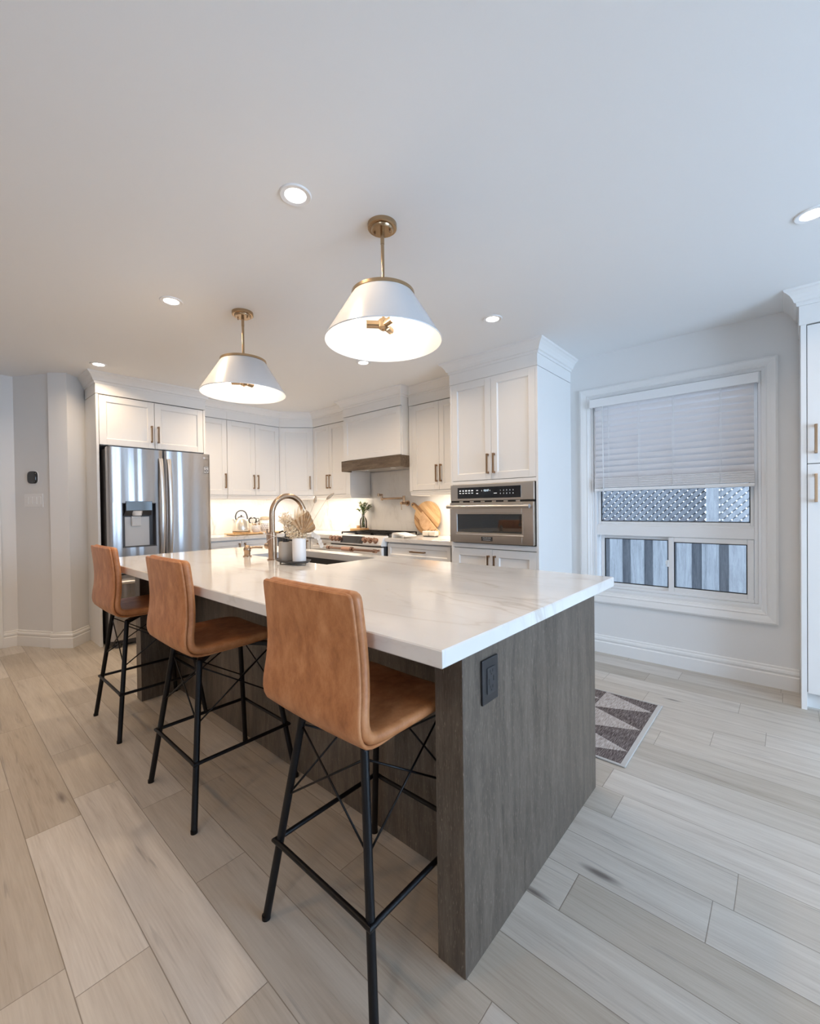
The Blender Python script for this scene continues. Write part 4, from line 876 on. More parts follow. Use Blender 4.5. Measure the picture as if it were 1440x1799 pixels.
def bow_handle(y, z0, z1, par):
    m = MB(); n = 16; rings = []
    for k in range(n+1):
        t = k/n; z = z0+(z1-z0)*t; b = sin(pi*t); xo = XD+0.018+0.040*b**0.75; hw = 0.0165; d = 0.010
        rings.append([Vector((xo-d, y-hw, z)), Vector((xo-d*0.1, y-hw, z)), Vector((xo+0.002, y-hw*0.6, z)), Vector((xo+0.003, y, z)), Vector((xo+0.002, y+hw*0.6, z)), Vector((xo-d*0.1, y+hw, z)), Vector((xo-d, y+hw, z))])
    m.loft(rings, True, False, True)
    for z in (z0+0.012, z1-0.012): m.box((XD-0.015, y-0.012, z-0.014), (XD+0.020, y+0.012, z+0.014), 0.004)
    return part('handle', m, M_steelh, par)
bow_handle(YM-0.033, 0.80, 1.70, ld); bow_handle(YM+0.037, 0.80, 1.70, rd)
m = MB(); m.tube([(XD-0.01, FY0+0.06, 0.585), (XD+0.03, FY0+0.07, 0.585), (XD+0.05, 1.25, 0.585), (XD+0.053, 1.5, 0.585), (XD+0.05, 1.76, 0.585), (XD+0.03, FY1-0.07, 0.585), (XD-0.01, FY1-0.06, 0.585)], 0.015, 12); part('handle', m, M_steelh, fd)
ds = MB(); ds.box((-4.492, DY0, DZ0), (-4.485, DY1, DZ1)); ds.box((-4.487, DY0, DZ0), (XD-0.004, DY0+0.006, DZ1)); ds.box((-4.487, DY1-0.006, DZ0), (XD-0.004, DY1, DZ1)); ds.box((-4.487, DY0, DZ0), (XD+0.004, DY1, DZ0+0.008)); ds.box((-4.487, DY0, DZ1-0.006), (XD-0.002, DY1, DZ1))
dsp = part('dispenser_recess', ds, M_dgrey, ld)
mb = MB(); mb.prism([(XD+0.006, DY0+0.028, 1.300), (XD+0.006, DY1-0.035, 1.300), (XD+0.006, DY1-0.035, 1.213), (XD+0.006, DY0+0.028, 1.213)], (-0.07, 0, 0)); mb.prism([(XD-0.004, DY0+0.030, 1.213), (XD-0.004, DY1-0.037, 1.213), (XD-0.045, DY1-0.030, 1.170), (XD-0.045, DY0+0.022, 1.170)], (-0.035, 0, 0)); part('dispenser_housing', mb, M_dgrey, ld)
mb = MB(); mb.box((XD+0.006, DY0+0.030, 1.217), (XD+0.009, DY1-0.037, 1.298), 0.001); part('control_panel', mb, M_reflp, ld)
mb = MB(); mb.box((-4.484, DY0+0.035, DZ0+0.008), (-4.478, DY1-0.04, 1.16), 0.002); part('dispenser_back', mb, M_badge, ld)
mb = MB(); yc = (DY0+DY1)/2-0.012; mb.lathe([(0.045, 0.022), (0.040, 0.0), (0.036, -0.020), (0.001, -0.020)], (XD-0.030, yc, 1.190), 24); mb.box((-4.470, yc-0.042, 1.075), (-4.455, yc+0.036, 1.165), 0.006); part('dispenser_nozzle', mb, M_white, ld)
mb = MB(); mb.box((-4.455, yc-0.036, 1.085), (-4.452, yc+0.030, 1.15), 0.003); part('dispenser_lever', mb, M_badge, ld)
Fbd = frame((XD-0.004, 1.898, 1.618), (0, 1, 0), (1, 0, 0))
mb = MB(); mb.box((-0.024, -0.004, -0.033), (0.024, 0.004, 0.033), 0.001, Fbd); bd = part('badge', mb, M_badge, rd, 'silver badge with black border and number 10')
Fb2 = frame((XD+0.0002, 1.898, 1.618), (0, 1, 0), (1, 0, 0))
mb = MB()
for a, b in (((-0.024, 0, -0.033), (0.024, 0.0006, -0.030)), ((-0.024, 0, 0.030), (0.024, 0.0006, 0.033)), ((-0.024, 0, -0.033), (-0.0225, 0.0006, 0.033)), ((0.0225, 0, -0.033), (0.024, 0.0006, 0.033))): mb.box(a, b, 0, Fb2)
mb.box((-0.017, 0, -0.021), (-0.013, 0.0006, 0.002), 0, Fb2)
rg = []
for k in range(24):
    a = 2*pi*k/24; rg.append([Fb2(Vector((0.004+rr*cos(a), yy, -0.0095+rr*sin(a)))) for rr, yy in ((0.0085, 0), (0.0135, 0), (0.0135, 0.0006), (0.0085, 0.0006))])
mb.loft(rg, False, True, False); mb.box((0.0025, 0, -0.012), (0.0055, 0.0006, -0.007), 0, Fb2); part('badge_print', mb, M_ink, bd)
text('badge_text', 'YEAR', 0.012, frame((XD+0.0002, 1.898, 1.638), (0, 1, 0), (1, 0, 0)), M_dgrey, bd)
mb = MB(); mb.cyl((XD-0.008, 1.880, 1.738), (XD-0.0005, 1.880, 1.738), 0.011, 20); lg = part('maker_emblem', mb, M_steelh, rd)
text('emblem_text', 'LG', 0.022, frame((XD-0.001, 1.906, 1.738), (0, 1, 0), (1, 0, 0)), M_steelh, rd)

# ------------------------------------------------------------------ wall oven
ov = thing('built_in_oven', 'stainless steel built-in oven with black glass window', 'oven', (-1.8, YT, 0.91))
X0, X1 = -2.180, -1.415; YO = YT-0.024
mb = MB(); mb.box((X0+0.02, YT+0.021, 0.906), (X1-0.02, YB-0.06, 1.399)); part('oven_body', mb, M_dgrey, ov)
mb = MB(); mb.box((X0, YO, 1.262), (X1, YT+0.0, 1.397), 0.003); cp = part('control_fascia', mb, M_ovst, ov)
mb = MB(); mb.box((-2.105, YO-0.002, 1.280), (-1.520, YO+0.001, 1.372), 0.001); gp = part('control_glass', mb, M_blackglass, cp)
FO = frame((0, YO-0.0022, 0), (1, 0, 0), (0, -1, 0))
def otext(name, s, x, z, size, mat, par, xs_=1.0): return text(name, s, size, frame((x, YO-0.0022, z), (1, 0, 0), (0, -1, 0)), mat, par, 0.0003, 'CENTER', xs_)
otext('display_digits', '12:17', -1.825, 1.342, 0.022, M_disp, gp)
mb = MB(); rnd = random.Random(3)
for k, x in enumerate((-2.078, -2.048, -2.018, -1.988, -1.958)):
    mb.box((x-0.007-0.002*(k > 1), 0, 1.340), (x+0.007+0.002*(k > 1), 0.0003, 1.350), 0, FO); mb.box((x-0.008, 0, 1.322), (x+0.009, 0.0003, 1.328), 0, FO)
for z in (1.345, 1.320): mb.box((-1.918, 0, z-0.003), (-1.900, 0.0003, z+0.003), 0, FO)
mb.box((-1.868, 0, 1.337), (-1.864, 0.0003, 1.345), 0, FO); mb.box((-1.792, 0, 1.337), (-1.788, 0.0003, 1.345), 0, FO); mb.box((-1.755, 0, 1.316), (-1.727, 0.0003, 1.320), 0, FO)
part('control_icons', mb, M_legend, gp)
for i, ch in enumerate('12345'): otext('keypad_digits', ch, -1.695+i*0.0275, 1.339, 0.013, M_legend, gp)
for i, ch in enumerate('67890'): otext('keypad_digits', ch, -1.695+i*0.0275, 1.314, 0.013, M_legend, gp)
mb = MB(); mb.box((X0+0.002, YO+0.006, 1.246), (X1-0.002, YT, 1.262)); part('vent_gap', mb, M_ink, ov)
for k in range(6): mb = MB(); mb.box((X0+0.09+k*0.105, YO+0.001, 1.249), (X0+0.125+k*0.105, YO+0.010, 1.259), 0.001); part('vent_bar', mb, M_ovst, ov)
# door with a real window opening
wa, wb, za, zb = -2.105, -1.510, 1.000, 1.150
mb = MB(); mb.box((X0, YO-0.012, 0.914), (wa, YT, 1.246), 0.002); mb.box((wb, YO-0.012, 0.914), (X1, YT, 1.246), 0.002); mb.box((wa-0.001, YO-0.012, 0.914), (wb+0.001, YT, za), 0.002); mb.box((wa-0.001, YO-0.012, zb), (wb+0.001, YT, 1.246), 0.002); od = part('oven_door', mb, M_ovst, ov)
mb = MB()
q = [(wa-0.016, za-0.018), (wb+0.016, za-0.018), (wb+0.016, zb+0.012), (wa-0.016, zb+0.012)]; r_ = [(wa, za), (wb, za), (wb, zb), (wa, zb)]
V = [(x, YO-0.0135, z) for x, z in q]+[(x, YO-0.009, z) for x, z in r_]+[(x, YO-0.004, z) for x, z in r_]; mb.add(V, [(a, (a+1) % 4, 4+(a+1) % 4, 4+a) for a in range(4)]+[(4+a, 4+(a+1) % 4, 8+(a+1) % 4, 8+a) for a in range(4)]); part('window_bezel', mb, M_steelh, od)
mb = MB(); mb.box((wa-0.004, YO-0.006, za-0.004), (wb+0.004, YO-0.002, zb+0.004)); part('oven_window', mb, M_darkglass, od)
mb = MB(); mb.cyl((X0+0.01, YO-0.062, 1.212), (X1-0.01, YO-0.062, 1.212), 0.0135, 18)
for x in (X0+0.03, X1-0.03): mb.cyl((x-0.022, YO-0.062, 1.212), (x+0.022, YO-0.062, 1.212), 0.0165, 18); mb.cyl((x, YO-0.062, 1.212), (x, YO-0.012, 1.212), 0.009, 12)
part('handle', mb, M_steelh, od)
mb = MB(); mb.box((-1.868, YO-0.0135, 0.933), (-1.765, YO-0.012, 0.967), 0.0005); np_ = part('nameplate', mb, M_ink, od)
FN = lambda x, z: frame((x, YO-0.0136, z), (1, 0, 0), (0, -1, 0))
text('nameplate_text', 'FRIGIDAIRE', 0.0155, FN(-1.8165, 0.957), M_badge, np_, 0.0003); mb = MB(); mb.box((-1.866, YO-0.0140, 0.935), (-1.767, YO-0.0136, 0.948)); part('nameplate_band', mb, M_dgrey, np_); text('nameplate_text', 'PROFESSIONAL', 0.010, frame((-1.8165, YO-0.0141, 0.9415), (1, 0, 0), (0, -1, 0)), M_badge, np_, 0.0003)

# ------------------------------------------------------------------ range
RX0, RX1, RY = -3.832, -3.026, 3.000
rn = thing('range_cooker', 'white and copper range cooker below the hood', 'range cooker', (-3.43, 3.3, 0))
mb = MB(); mb.box((RX0+0.004, RY+0.03, 0.05), (RX1-0.004, YB-0.095, 0.885), 0.002); part('range_body', mb, M_dgrey, rn)
mb = MB(); mb.prism([(RX0, RY-0.006, 0.838), (RX0, RY+0.030, 0.916), (RX0, RY+0.06, 0.926), (RX0, RY+0.10, 0.926), (RX0, RY+0.10, 0.82), (RX0, RY, 0.826)], (RX1-RX0, 0, 0)); fp = part('control_panel', mb, M_whitemt, rn)
def on_panel(x, t, o=0.0):   # t 0..1 up the sloped panel face
    a = Vector((0, RY-0.006, 0.838)); b = Vector((0, RY+0.030, 0.916)); d = (b-a).normalized(); nn = Vector((0, -d.z, d.y)); p = a.lerp(b, t)+nn*o; return Vector((x, p.y, p.z))
mb = MB(); mb.loft([[on_panel(-3.655, 0.05, 0), on_panel(-3.655, 0.97, 0), on_panel(-3.655, 0.97, 0.003), on_panel(-3.655, 0.05, 0.003)], [on_panel(-3.300, 0.05, 0), on_panel(-3.300, 0.97, 0), on_panel(-3.300, 0.97, 0.003), on_panel(-3.300, 0.05, 0.003)]], True, False, False); part('display_glass', mb, M_blackglass, fp)
for x in (-3.802, -3.742, -3.685, -3.268, -3.190, -3.112):
    m = MB(); m.cyl(on_panel(x, 0.5, 0), on_panel(x, 0.5, 0.010), 0.030, 32, 0.029); m.cyl(on_panel(x, 0.5, 0.010), on_panel(x, 0.5, 0.040), 0.025, 32, 0.022); part('knob', m, M_copper, fp)
mb = MB(); mb.box((RX0+0.002, RY+0.004, 0.812), (RX1-0.002, RY+0.05, 0.828)); part('vent_gap', mb, M_ink, rn)
mb = MB(); mb.box((RX0, RY, 0.20), (RX1, RY+0.035, 0.812), 0.004); dr = part('oven_door', mb, M_whitemt, rn)
mb = MB(); mb.box((RX0+0.1, RY-0.002, 0.32), (RX1-0.1, RY+0.001, 0.62), 0.001); part('oven_window', mb, M_blackglass, dr)
mb = MB(); mb.box((RX0, RY+0.004, 0.055), (RX1, RY+0.035, 0.195), 0.004); part('drawer', mb, M_whitemt, rn)
mb = MB(); mb.cyl((RX0+0.02, RY-0.058, 0.783), (RX1-0.02, RY-0.058, 0.783), 0.013, 16)
for x in (RX0+0.035, RX1-0.035): mb.cyl((x-0.020, RY-0.058, 0.783), (x+0.020, RY-0.058, 0.783), 0.019, 18); mb.cyl((x, RY-0.058, 0.783), (x, RY, 0.783), 0.011, 12)
hn = part('handle', mb, M_copper, dr)
mb = MB(); mb.cyl((-3.56, RY-0.058, 0.783), (-3.42, RY-0.058, 0.783), 0.0215, 18); part('handle_wrap', mb, M_pink, hn); mb = MB(); mb.cyl((-3.42, RY-0.058, 0.783), (-3.395, RY-0.058, 0.783), 0.025, 18); part('handle_collar', mb, M_copper, hn)
mb = MB(); mb.box((RX0, RY+0.10, 0.900), (RX1, YB-0.09, 0.918), 0.003); part('cooktop', mb, M_dgrey, rn)
for k in range(3):
    x0 = RX0+0.03+k*0.252; x1 = x0+0.242; m = MB(); y0, y1 = RY+0.135, YB-0.10; z = 0.948; t = 0.006
    for a, b in (((x0, y0, z-0.012), (x0+0.012, y1, z)), ((x1-0.012, y0, z-0.012), (x1, y1, z)), ((x0, y0, z-0.012), (x1, y0+0.012, z)), ((x0, y1-0.012, z-0.012), (x1, y1, z)), ((x0, (y0+y1)/2-t, z-0.012), (x1, (y0+y1)/2+t, z)), (((x0+x1)/2-t, y0, z-0.012), ((x0+x1)/2+t, y1, z))): m.box(a, b, 0.002)
    for x in (x0, x1-0.012):
        for y in (y0, (y0+y1)/2, y1-0.012): m.box((x, y, 0.918), (x+0.012, y+0.012, z-0.01))
    g_ = part('grate', m, M_black, rn)
    for y in (y0+0.14, y1-0.14): m = MB(); m.cyl(((x0+x1)/2, y, 0.918), ((x0+x1)/2, y, 0.932), 0.036, 18, 0.030); part('burner', m, M_dgrey, rn)

# ------------------------------------------------------------------ pot filler
pf = thing('pot_filler_tap', 'wall-mounted bronze pot filler tap above the range', 'tap', (-3.262, YB-0.013, 1.262))
yw = YB-0.013
mb = MB(); mb.cyl((-3.262, yw, 1.262), (-3.262, yw-0.012, 1.262), 0.032, 24); mb.cyl((-3.262, yw-0.01, 1.262), (-3.262, yw-0.10, 1.262), 0.017, 20); part('wall_flange', mb, M_fauc, pf)
mb = MB(); mb.cyl((-3.262, yw-0.068, 1.262), (-3.262, yw-0.068, 1.345), 0.0145, 18); mb.tube([(-3.262, yw-0.068, 1.318), (-3.60, yw-0.085, 1.318)], 0.0115, 14); mb.cyl((-3.60, yw-0.085, 1.298), (-3.60, yw-0.085, 1.375), 0.0145, 18); mb.tube([(-3.60, yw-0.085, 1.366), (-3.595, yw-0.11, 1.366), (-3.588, yw-0.15, 1.366)], 0.0105, 12); mb.cyl((-3.588, yw-0.15, 1.380), (-3.588, yw-0.15, 1.345), 0.0125, 16); part('swing_arm', mb, M_fauc, pf)
mb = MB(); mb.cyl((-3.262, yw-0.10, 1.262), (-3.262, yw-0.118, 1.262), 0.0155, 18); mb.cyl((-3.262, yw-0.109, 1.262), (-3.262, yw-0.109, 1.185), 0.0045, 10); part('lever', mb, M_fauc, pf)

# ------------------------------------------------------------------ island faucet and soap dispenser
fx, fy = -2.305, 1.372
fa = thing('kitchen_faucet', 'tall arched brushed bronze faucet on the island', 'faucet', (fx, fy, ZT))
mb = MB(); mb.cyl((fx, fy, ZT), (fx, fy, ZT+0.006), 0.031, 24); mb.cyl((fx, fy, ZT+0.006), (fx, fy, ZT+0.165), 0.0245, 24); part('base_body', mb, M_fauc, fa)
pts = [(fx, fy, ZT+0.165), (fx, fy, ZT+0.265)]; R_ = 0.111; zc = ZT+0.272
pts += [(fx, fy+R_-R_*cos(a), zc+R_*sin(a)) for a in [pi*k/18 for k in range(0, 17)]]
mb = MB(); mb.tube(pts, 0.0165, 16); e1 = Vector(pts[-1]); d1 = (Vector(pts[-1])-Vector(pts[-2])).normalized(); part('spout', mb, M_fauc, fa)
mb = MB(); mb.cyl(e1, e1+d1*0.085, 0.0175, 18, 0.021); mb.cyl(e1+d1*0.085, e1+d1*0.095, 0.019, 18); part('spray_head', mb, M_fauc, fa)
mb = MB(); mb.cyl((fx-0.02, fy, ZT+0.082), (fx-0.062, fy, ZT+0.082), 0.0195, 20); mb.cyl((fx-0.048, fy, ZT+0.09), (fx-0.052, fy-0.004, ZT+0.185), 0.0075, 12, 0.006); part('lever', mb, M_fauc, fa)
sx, sy = -2.608, 1.372
sd = thing('soap_dispenser', 'small bronze soap dispenser left of the arched faucet', 'soap dispenser', (sx, sy, ZT))
mb = MB(); mb.lathe([(0.001, 0), (0.027, 0), (0.027, 0.006), (0.019, 0.008), (0.019, 0.030), (0.0225, 0.036), (0.0225, 0.050), (0.016, 0.066), (0.010, 0.072), (0.001, 0.073)], (sx, sy, ZT), 24); part('dispenser_body', mb, M_fauc, sd)
mb = MB(); mb.tube([(sx, sy, ZT+0.055), (sx+0.02, sy+0.045, ZT+0.058), (sx+0.04, sy+0.085, ZT+0.054)], [0.007, 0.0075, 0.006], 12); part('nozzle', mb, M_fauc, sd)

# ------------------------------------------------------------------ tray group beside the sink
tx, ty = -2.052, 1.345
tr = thing('oval_tray', 'small dark oval tray beside the island sink', 'tray', (tx, ty, ZT))
def oval(a, b, z, n=40, e=0.75): return [Vector((tx+a*math.copysign(abs(cos(2*pi*k/n))**e, cos(2*pi*k/n)), ty+b*math.copysign(abs(sin(2*pi*k/n))**e, sin(2*pi*k/n)), z)) for k in range(n)]
mb = MB(); mb.loft([oval(0.104, 0.048, ZT+0.008), oval(0.117, 0.058, ZT+0.012), oval(0.126, 0.066, ZT+0.024), oval(0.1235, 0.0635, ZT+0.024), oval(0.114, 0.055, ZT+0.0155)], True); part('tray_dish', mb, M_slate, tr)
mb = MB()
for a, b in ((0.075, 0.03), (-0.075, 0.03), (0.075, -0.03), (-0.075, -0.03)): mb.sphere((tx+a, ty+b, ZT+0.0055), 0.0055, 8)
part('foot', mb, M_brass, tr)
ZB = ZT+0.0155
bx, by = -2.107, 1.338
bo = thing('soap_pump_bottle', 'grey-beige ceramic soap bottle with black pump on the oval tray', 'soap bottle', (bx, by, ZB))
mb = MB(); mb.lathe([(0.001, 0), (0.037, 0), (0.040, 0.004), (0.040, 0.098), (0.037, 0.104), (0.001, 0.104)], (bx, by, ZB), 36); part('bottle', mb, M_greige, bo)
mb = MB(); mb.cyl((bx, by, ZB+0.104), (bx, by, ZB+0.126), 0.0175, 20); mb.cyl((bx, by, ZB+0.126), (bx, by, ZB+0.156), 0.006, 12); mb.cyl((bx, by, ZB+0.153), (bx, by, ZB+0.166), 0.011, 14, 0.009); mb.tube([(bx, by, ZB+0.161), (bx-0.012, by-0.014, ZB+0.164), (bx-0.024, by-0.028, ZB+0.156)], 0.0038, 8); part('pump', mb, M_blackpl, bo)
vx, vy = -2.000, 1.352
va = thing('white_vase', 'white cylinder vase on the oval tray holding dried flowers', 'vase', (vx, vy, ZB))
mb = MB(); mb.lathe([(0.001, 0), (0.034, 0), (0.0365, 0.003), (0.0365, 0.128), (0.0355, 0.129), (0.0345, 0.128), (0.0345, 0.008), (0.001, 0.008)], (vx, vy, ZB), 36); part('vase_wall', mb, M_white, va)
# dried bouquet: offsets along the picture plane directions (S sideways, Z up, D depth)
S_ = Vector((0.751, 0.661, 0)); D_ = Vector((-0.661, 0.751, 0)); T0 = Vector((vx, vy, ZB+0.125))
def off(s, z, d=0.0): return T0+S_*s+D_*d+Vector((0, 0, z))
db = thing('dried_flower_bouquet', 'dried bouquet of fan palm, pampas and grass tails in the white vase', 'dried flowers', T0)
# fan palm leaf: base, pleated blades
c0 = off(0.028, 0.030, -0.03); outline = [(-0.040, 0.088), (-0.018, 0.108), (0.006, 0.122), (0.030, 0.138), (0.046, 0.150), (0.056, 0.136), (0.066, 0.112), (0.076, 0.085), (0.086, 0.058), (0.072, 0.040), (0.058, 0.034)]
dense = []
for i in range(len(outline)-1):
    for t in (0, 0.5): dense.append((outline[i][0]*(1-t)+outline[i+1][0]*t, outline[i][1]*(1-t)+outline[i+1][1]*t))
dense.append(outline[-1])
mb = MB(); V = [c0]; F = []
for i, (s, z) in enumerate(dense): V.append(off(s+0.012, z, -0.03+(0.006 if i % 2 else -0.006)))
n0 = len(V)
V2 = V+[v+D_*0.0012 for v in V]
for i in range(1, n0-1): F.append((0, i, i+1)); F.append((n0, n0+i+1, n0+i)); F.append((i, n0+i, n0+i+1, i+1))
mb.add(V2, F); part('palm_leaf', mb, M_palm, db)
mb = MB(); mb.tube([off(0.008, -0.05, -0.005), off(0.018, 0.0, -0.02), c0], 0.003, 6); part('palm_stalk', mb, M_palm, db)
rnd = random.Random(5)
def tail(base, tip, nm='grass_tail'):
    base, tip = Vector(base), Vector(tip); rings = []; ax = (tip-base); L_ = ax.length; ax.normalize(); u = ax.cross(D_).normalized(); w = ax.cross(u); n = 10
    m = MB(); rr = [0.003, 0.007, 0.0085, 0.008, 0.007, 0.005, 0.002]; 
    m.tube([base+ax*L_*k/6 for k in range(7)], rr, n)
    for k in range(60):
        t = rnd.random(); a = rnd.random()*2*pi; r = rr[min(6, int(t*6))]; p = base+ax*L_*t+(u*cos(a)+w*sin(a))*r*0.8; q = p+(u*cos(a)+w*sin(a))*0.004+ax*0.010
        m.add([p, p+w*0.001, q], [(0, 1, 2)])
    part(nm, m, M_tail, db)
tail(off(0.088, 0.192), off(0.096, 0.232)); tail(off(0.155, 0.212, -0.01), off(0.196, 0.246, -0.01))
mb = MB(); mb.tube([off(0.005, -0.08), off(0.04, 0.08), off(0.088, 0.195)], 0.0009, 5); mb.tube([off(0.008, -0.08), off(0.08, 0.10), off(0.155, 0.213, -0.01)], 0.0009, 5); part('grass_stem', mb, M_tail, db)
# fluffy pampas: many small petals round a leaning plume
mb = MB()
for k in range(1500):
    t = rnd.random(); ax = Vector((-0.002-0.076*t, 0.012+0.105*t)); rad = 0.040+0.012*sin(t*6)
    a = rnd.random()*2*pi; r = rad*sqrt(rnd.random()); ce = off(ax.x+r*cos(a)*0.95, max(0.002, ax.y+r*sin(a)*0.85), rnd.uniform(-0.035, 0.035))
    sz = rnd.uniform(0.004, 0.009); d = Vector((rnd.uniform(-1, 1), rnd.uniform(-1, 1), rnd.uniform(-1, 1))).normalized(); e = d.orthogonal().normalized()
    mb.add([ce-d*sz, ce+e*sz*0.45, ce+d*sz, ce-e*sz*0.45], [(0, 1, 2, 3)])
for k in range(350):
    ce = off(rnd.uniform(-0.035, 0.045), rnd.uniform(0.0, 0.075), rnd.uniform(-0.03, 0.03)); sz = rnd.uniform(0.004, 0.008); d = Vector((rnd.uniform(-1, 1), rnd.uniform(-1, 1), rnd.uniform(-1, 1))).normalized(); e = d.orthogonal().normalized()
    mb.add([ce-d*sz, ce+e*sz*0.45, ce+d*sz, ce-e*sz*0.45], [(0, 1, 2, 3)])
p_ = part('pampas_plume', mb, M_pampas, db); p_['kind'] = 'stuff'
mb = MB()
for k in range(26):
    s0 = rnd.uniform(-0.02, 0.01); s1 = rnd.uniform(-0.115, 0.0); z1 = rnd.uniform(0.09, 0.185); dd = rnd.uniform(-0.03, 0.03)
    mb.tube([off(s0, 0.0, dd*0.3), off((s0+s1)/2-0.005, z1*0.55, dd*0.7), off(s1, z1, dd)], [0.0012, 0.001, 0.0004], 4)
part('wispy_grass', mb, M_lun, db)
mb = MB()
for k in range(4):
    b0 = off(-0.012+k*0.010, 0.06); t0 = off(-0.022+k*0.020, 0.165+0.02*(k == 1), 0.01); mb.tube([b0, b0.lerp(t0, 0.4), b0.lerp(t0, 0.75), t0], [0.003, 0.010, 0.007, 0.001], 8)
part('feather_spike', mb, M_pampas, db)
mb = MB()
for s, z in ((0.085, 0.012), (0.102, 0.002), (0.110, -0.022), (0.072, 0.020), (0.118, -0.040)):
    ce = off(s, z, 0.02); ring = [ce+S_*(0.011*cos(2*pi*k/16))+Vector((0, 0, 0.016*sin(2*pi*k/16))) for k in range(16)]; mb.loft([ring, [p+D_*0.0006 for p in ring]], True)
part('seed_pod', mb, M_lun, db)
mb = MB(); mb.tube([off(0.01, -0.02), off(0.06, 0.03, 0.02), off(0.102, 0.015, 0.02), off(0.116, -0.035, 0.02)], 0.0009, 5); mb.tube([off(-0.01, -0.01), off(-0.10, 0.01), off(-0.19, 0.03), off(-0.235, 0.065)], 0.0009, 5); mb.tube([off(-0.01, 0.0), off(-0.09, 0.03), off(-0.16, 0.0), off(-0.20, -0.03)], 0.0009, 5)
for s, z in ((-0.235, 0.067), (-0.19, 0.032), (-0.228, 0.085)): mb.sphere(off(s, z), 0.006, 6)
part('beaded_twig', mb, M_lun, db)

# ------------------------------------------------------------------ things on the left worktop
XK = -4.93
bt = thing('wooden_serving_board', 'long thin wooden board under the kettle and mugs', 'board', (XK, 2.66, ZT))
mb = MB(); mb.box((XK-0.11, 2.36, ZT+0.006), (XK+0.13, 3.02, ZT+0.020), 0.004); part('board_top', mb, M_oakst, bt)
mb = MB()
for y in (2.40, 2.98): mb.box((XK-0.10, y-0.012, ZT), (XK+0.11, y+0.012, ZT+0.007), 0.001)
part('board_batten', mb, M_oakst, bt)
ZK = ZT+0.020
ky = 2.525
kt = thing('electric_kettle', 'cream domed electric kettle with looped handle', 'kettle', (XK, ky, ZK))
mb = MB(); mb.lathe([(0.001, 0), (0.098, 0), (0.102, 0.006), (0.100, 0.020), (0.001, 0.020)], (XK, ky, ZK), 36); part('power_base', mb, M_oakst, kt)
mb = MB(); mb.lathe([(0.098, 0.024), (0.101, 0.030), (0.101, 0.055), (0.098, 0.085), (0.088, 0.125), (0.070, 0.158), (0.050, 0.178), (0.040, 0.185)], (XK, ky, ZK), 40); mb.lathe([(0.001, 0.024), (0.098, 0.024)], (XK, ky, ZK), 40); kb = part('kettle_body', mb, M_cream, kt)
mb = MB(); mb.lathe([(0.1005, 0.018), (0.1025, 0.021), (0.1005, 0.025)], (XK, ky, ZK), 40); part('dark_band', mb, M_dgrey, kt)
mb = MB(); mb.lathe([(0.042, 0.183), (0.034, 0.193), (0.015, 0.200), (0.001, 0.201)], (XK, ky, ZK), 28); mb.sphere((XK, ky, ZK+0.208), 0.010, 10); part('lid', mb, M_dgrey, kt)
mb = MB(); mb.tube(catmull([(XK, ky-0.066, ZK+0.165), (XK, ky-0.072, ZK+0.20), (XK, ky-0.055, ZK+0.245), (XK, ky-0.02, ZK+0.268), (XK, ky+0.02, ZK+0.268), (XK, ky+0.055, ZK+0.245), (XK, ky+0.074, ZK+0.20), (XK, ky+0.078, ZK+0.165)], 6), [0.0075]*43, 10); part('handle', mb, M_dgrey, kt)
mb = MB(); mb.tube([(XK, ky-0.075, ZK+0.115), (XK, ky-0.095, ZK+0.150), (XK, ky-0.108, ZK+0.165)], [0.016, 0.011, 0.009], 12); part('spout', mb, M_cream, kt)
# footed glass jar with dark scoop behind, bowls
m_y = 2.712
bw = thing('round_pot', 'small white rounded pot with brown leaf rim beside the kettle', 'pot', (XK, m_y, ZK))
mb = MB(); mb.lathe([(0.001, 0), (0.036, 0), (0.052, 0.025), (0.056, 0.055), (0.054, 0.085), (0.050, 0.085), (0.050, 0.05), (0.001, 0.012)], (XK, m_y, ZK), 28); part('pot_body', mb, M_white, bw)
mb = MB()
for k in range(40):
    a = rnd.random()*2*pi; r = rnd.uniform(0.01, 0.055); ce = Vector((XK+r*cos(a), m_y+r*sin(a), ZK+0.088+rnd.uniform(0, 0.018))); d = Vector((rnd.uniform(-1, 1), rnd.uniform(-1, 1), rnd.uniform(-.4, .4))).normalized(); e = d.orthogonal().normalized()
    mb.add([ce-d*0.012, ce+e*0.007, ce+d*0.012, ce-e*0.007], [(0, 1, 2, 3)])
part('dry_leaves', mb, M_palm, bw)
cy_ = 2.832
cn = thing('patterned_mug', 'white mug with small dark sprig pattern', 'mug', (XK, cy_, ZK))
mb = MB(); mb.lathe([(0.001, 0), (0.044, 0), (0.047, 0.004), (0.047, 0.098), (0.044, 0.098), (0.044, 0.01), (0.001, 0.01)], (XK, cy_, ZK), 32); part('mug_wall', mb, M_white, cn)
mb = MB()
for r in range(4):
    for k in range(12):
        a = 2*pi*(k+0.5*(r % 2))/12; z = ZK+0.016+r*0.024
        for s in (-1, 1):
            p = [Vector((XK+0.0475*cos(a+s*q), cy_+0.0475*sin(a+s*q), z+h)) for q, h in ((0.0, 0.0), (0.17, 0.012), (0.08, 0.019))]; mb.add(p, [(0, 1, 2)])
part('sprig_pattern', mb, M_dgrey, cn)
jy = 2.76; jx = XK-0.13
gj = thing('lidded_jar', 'pale canister with a grey domed lid behind the patterned mug', 'jar', (jx+0.0, jy+0.11, ZT))
JX, JY = -5.132, 2.955
mb = MB(); mb.lathe([(0.001, 0), (0.062, 0), (0.068, 0.01), (0.068, 0.150), (0.058, 0.165), (0.001, 0.165)], (JX, JY, ZT), 32); part('jar_body', mb, M_greige if False else M_candle, gj)
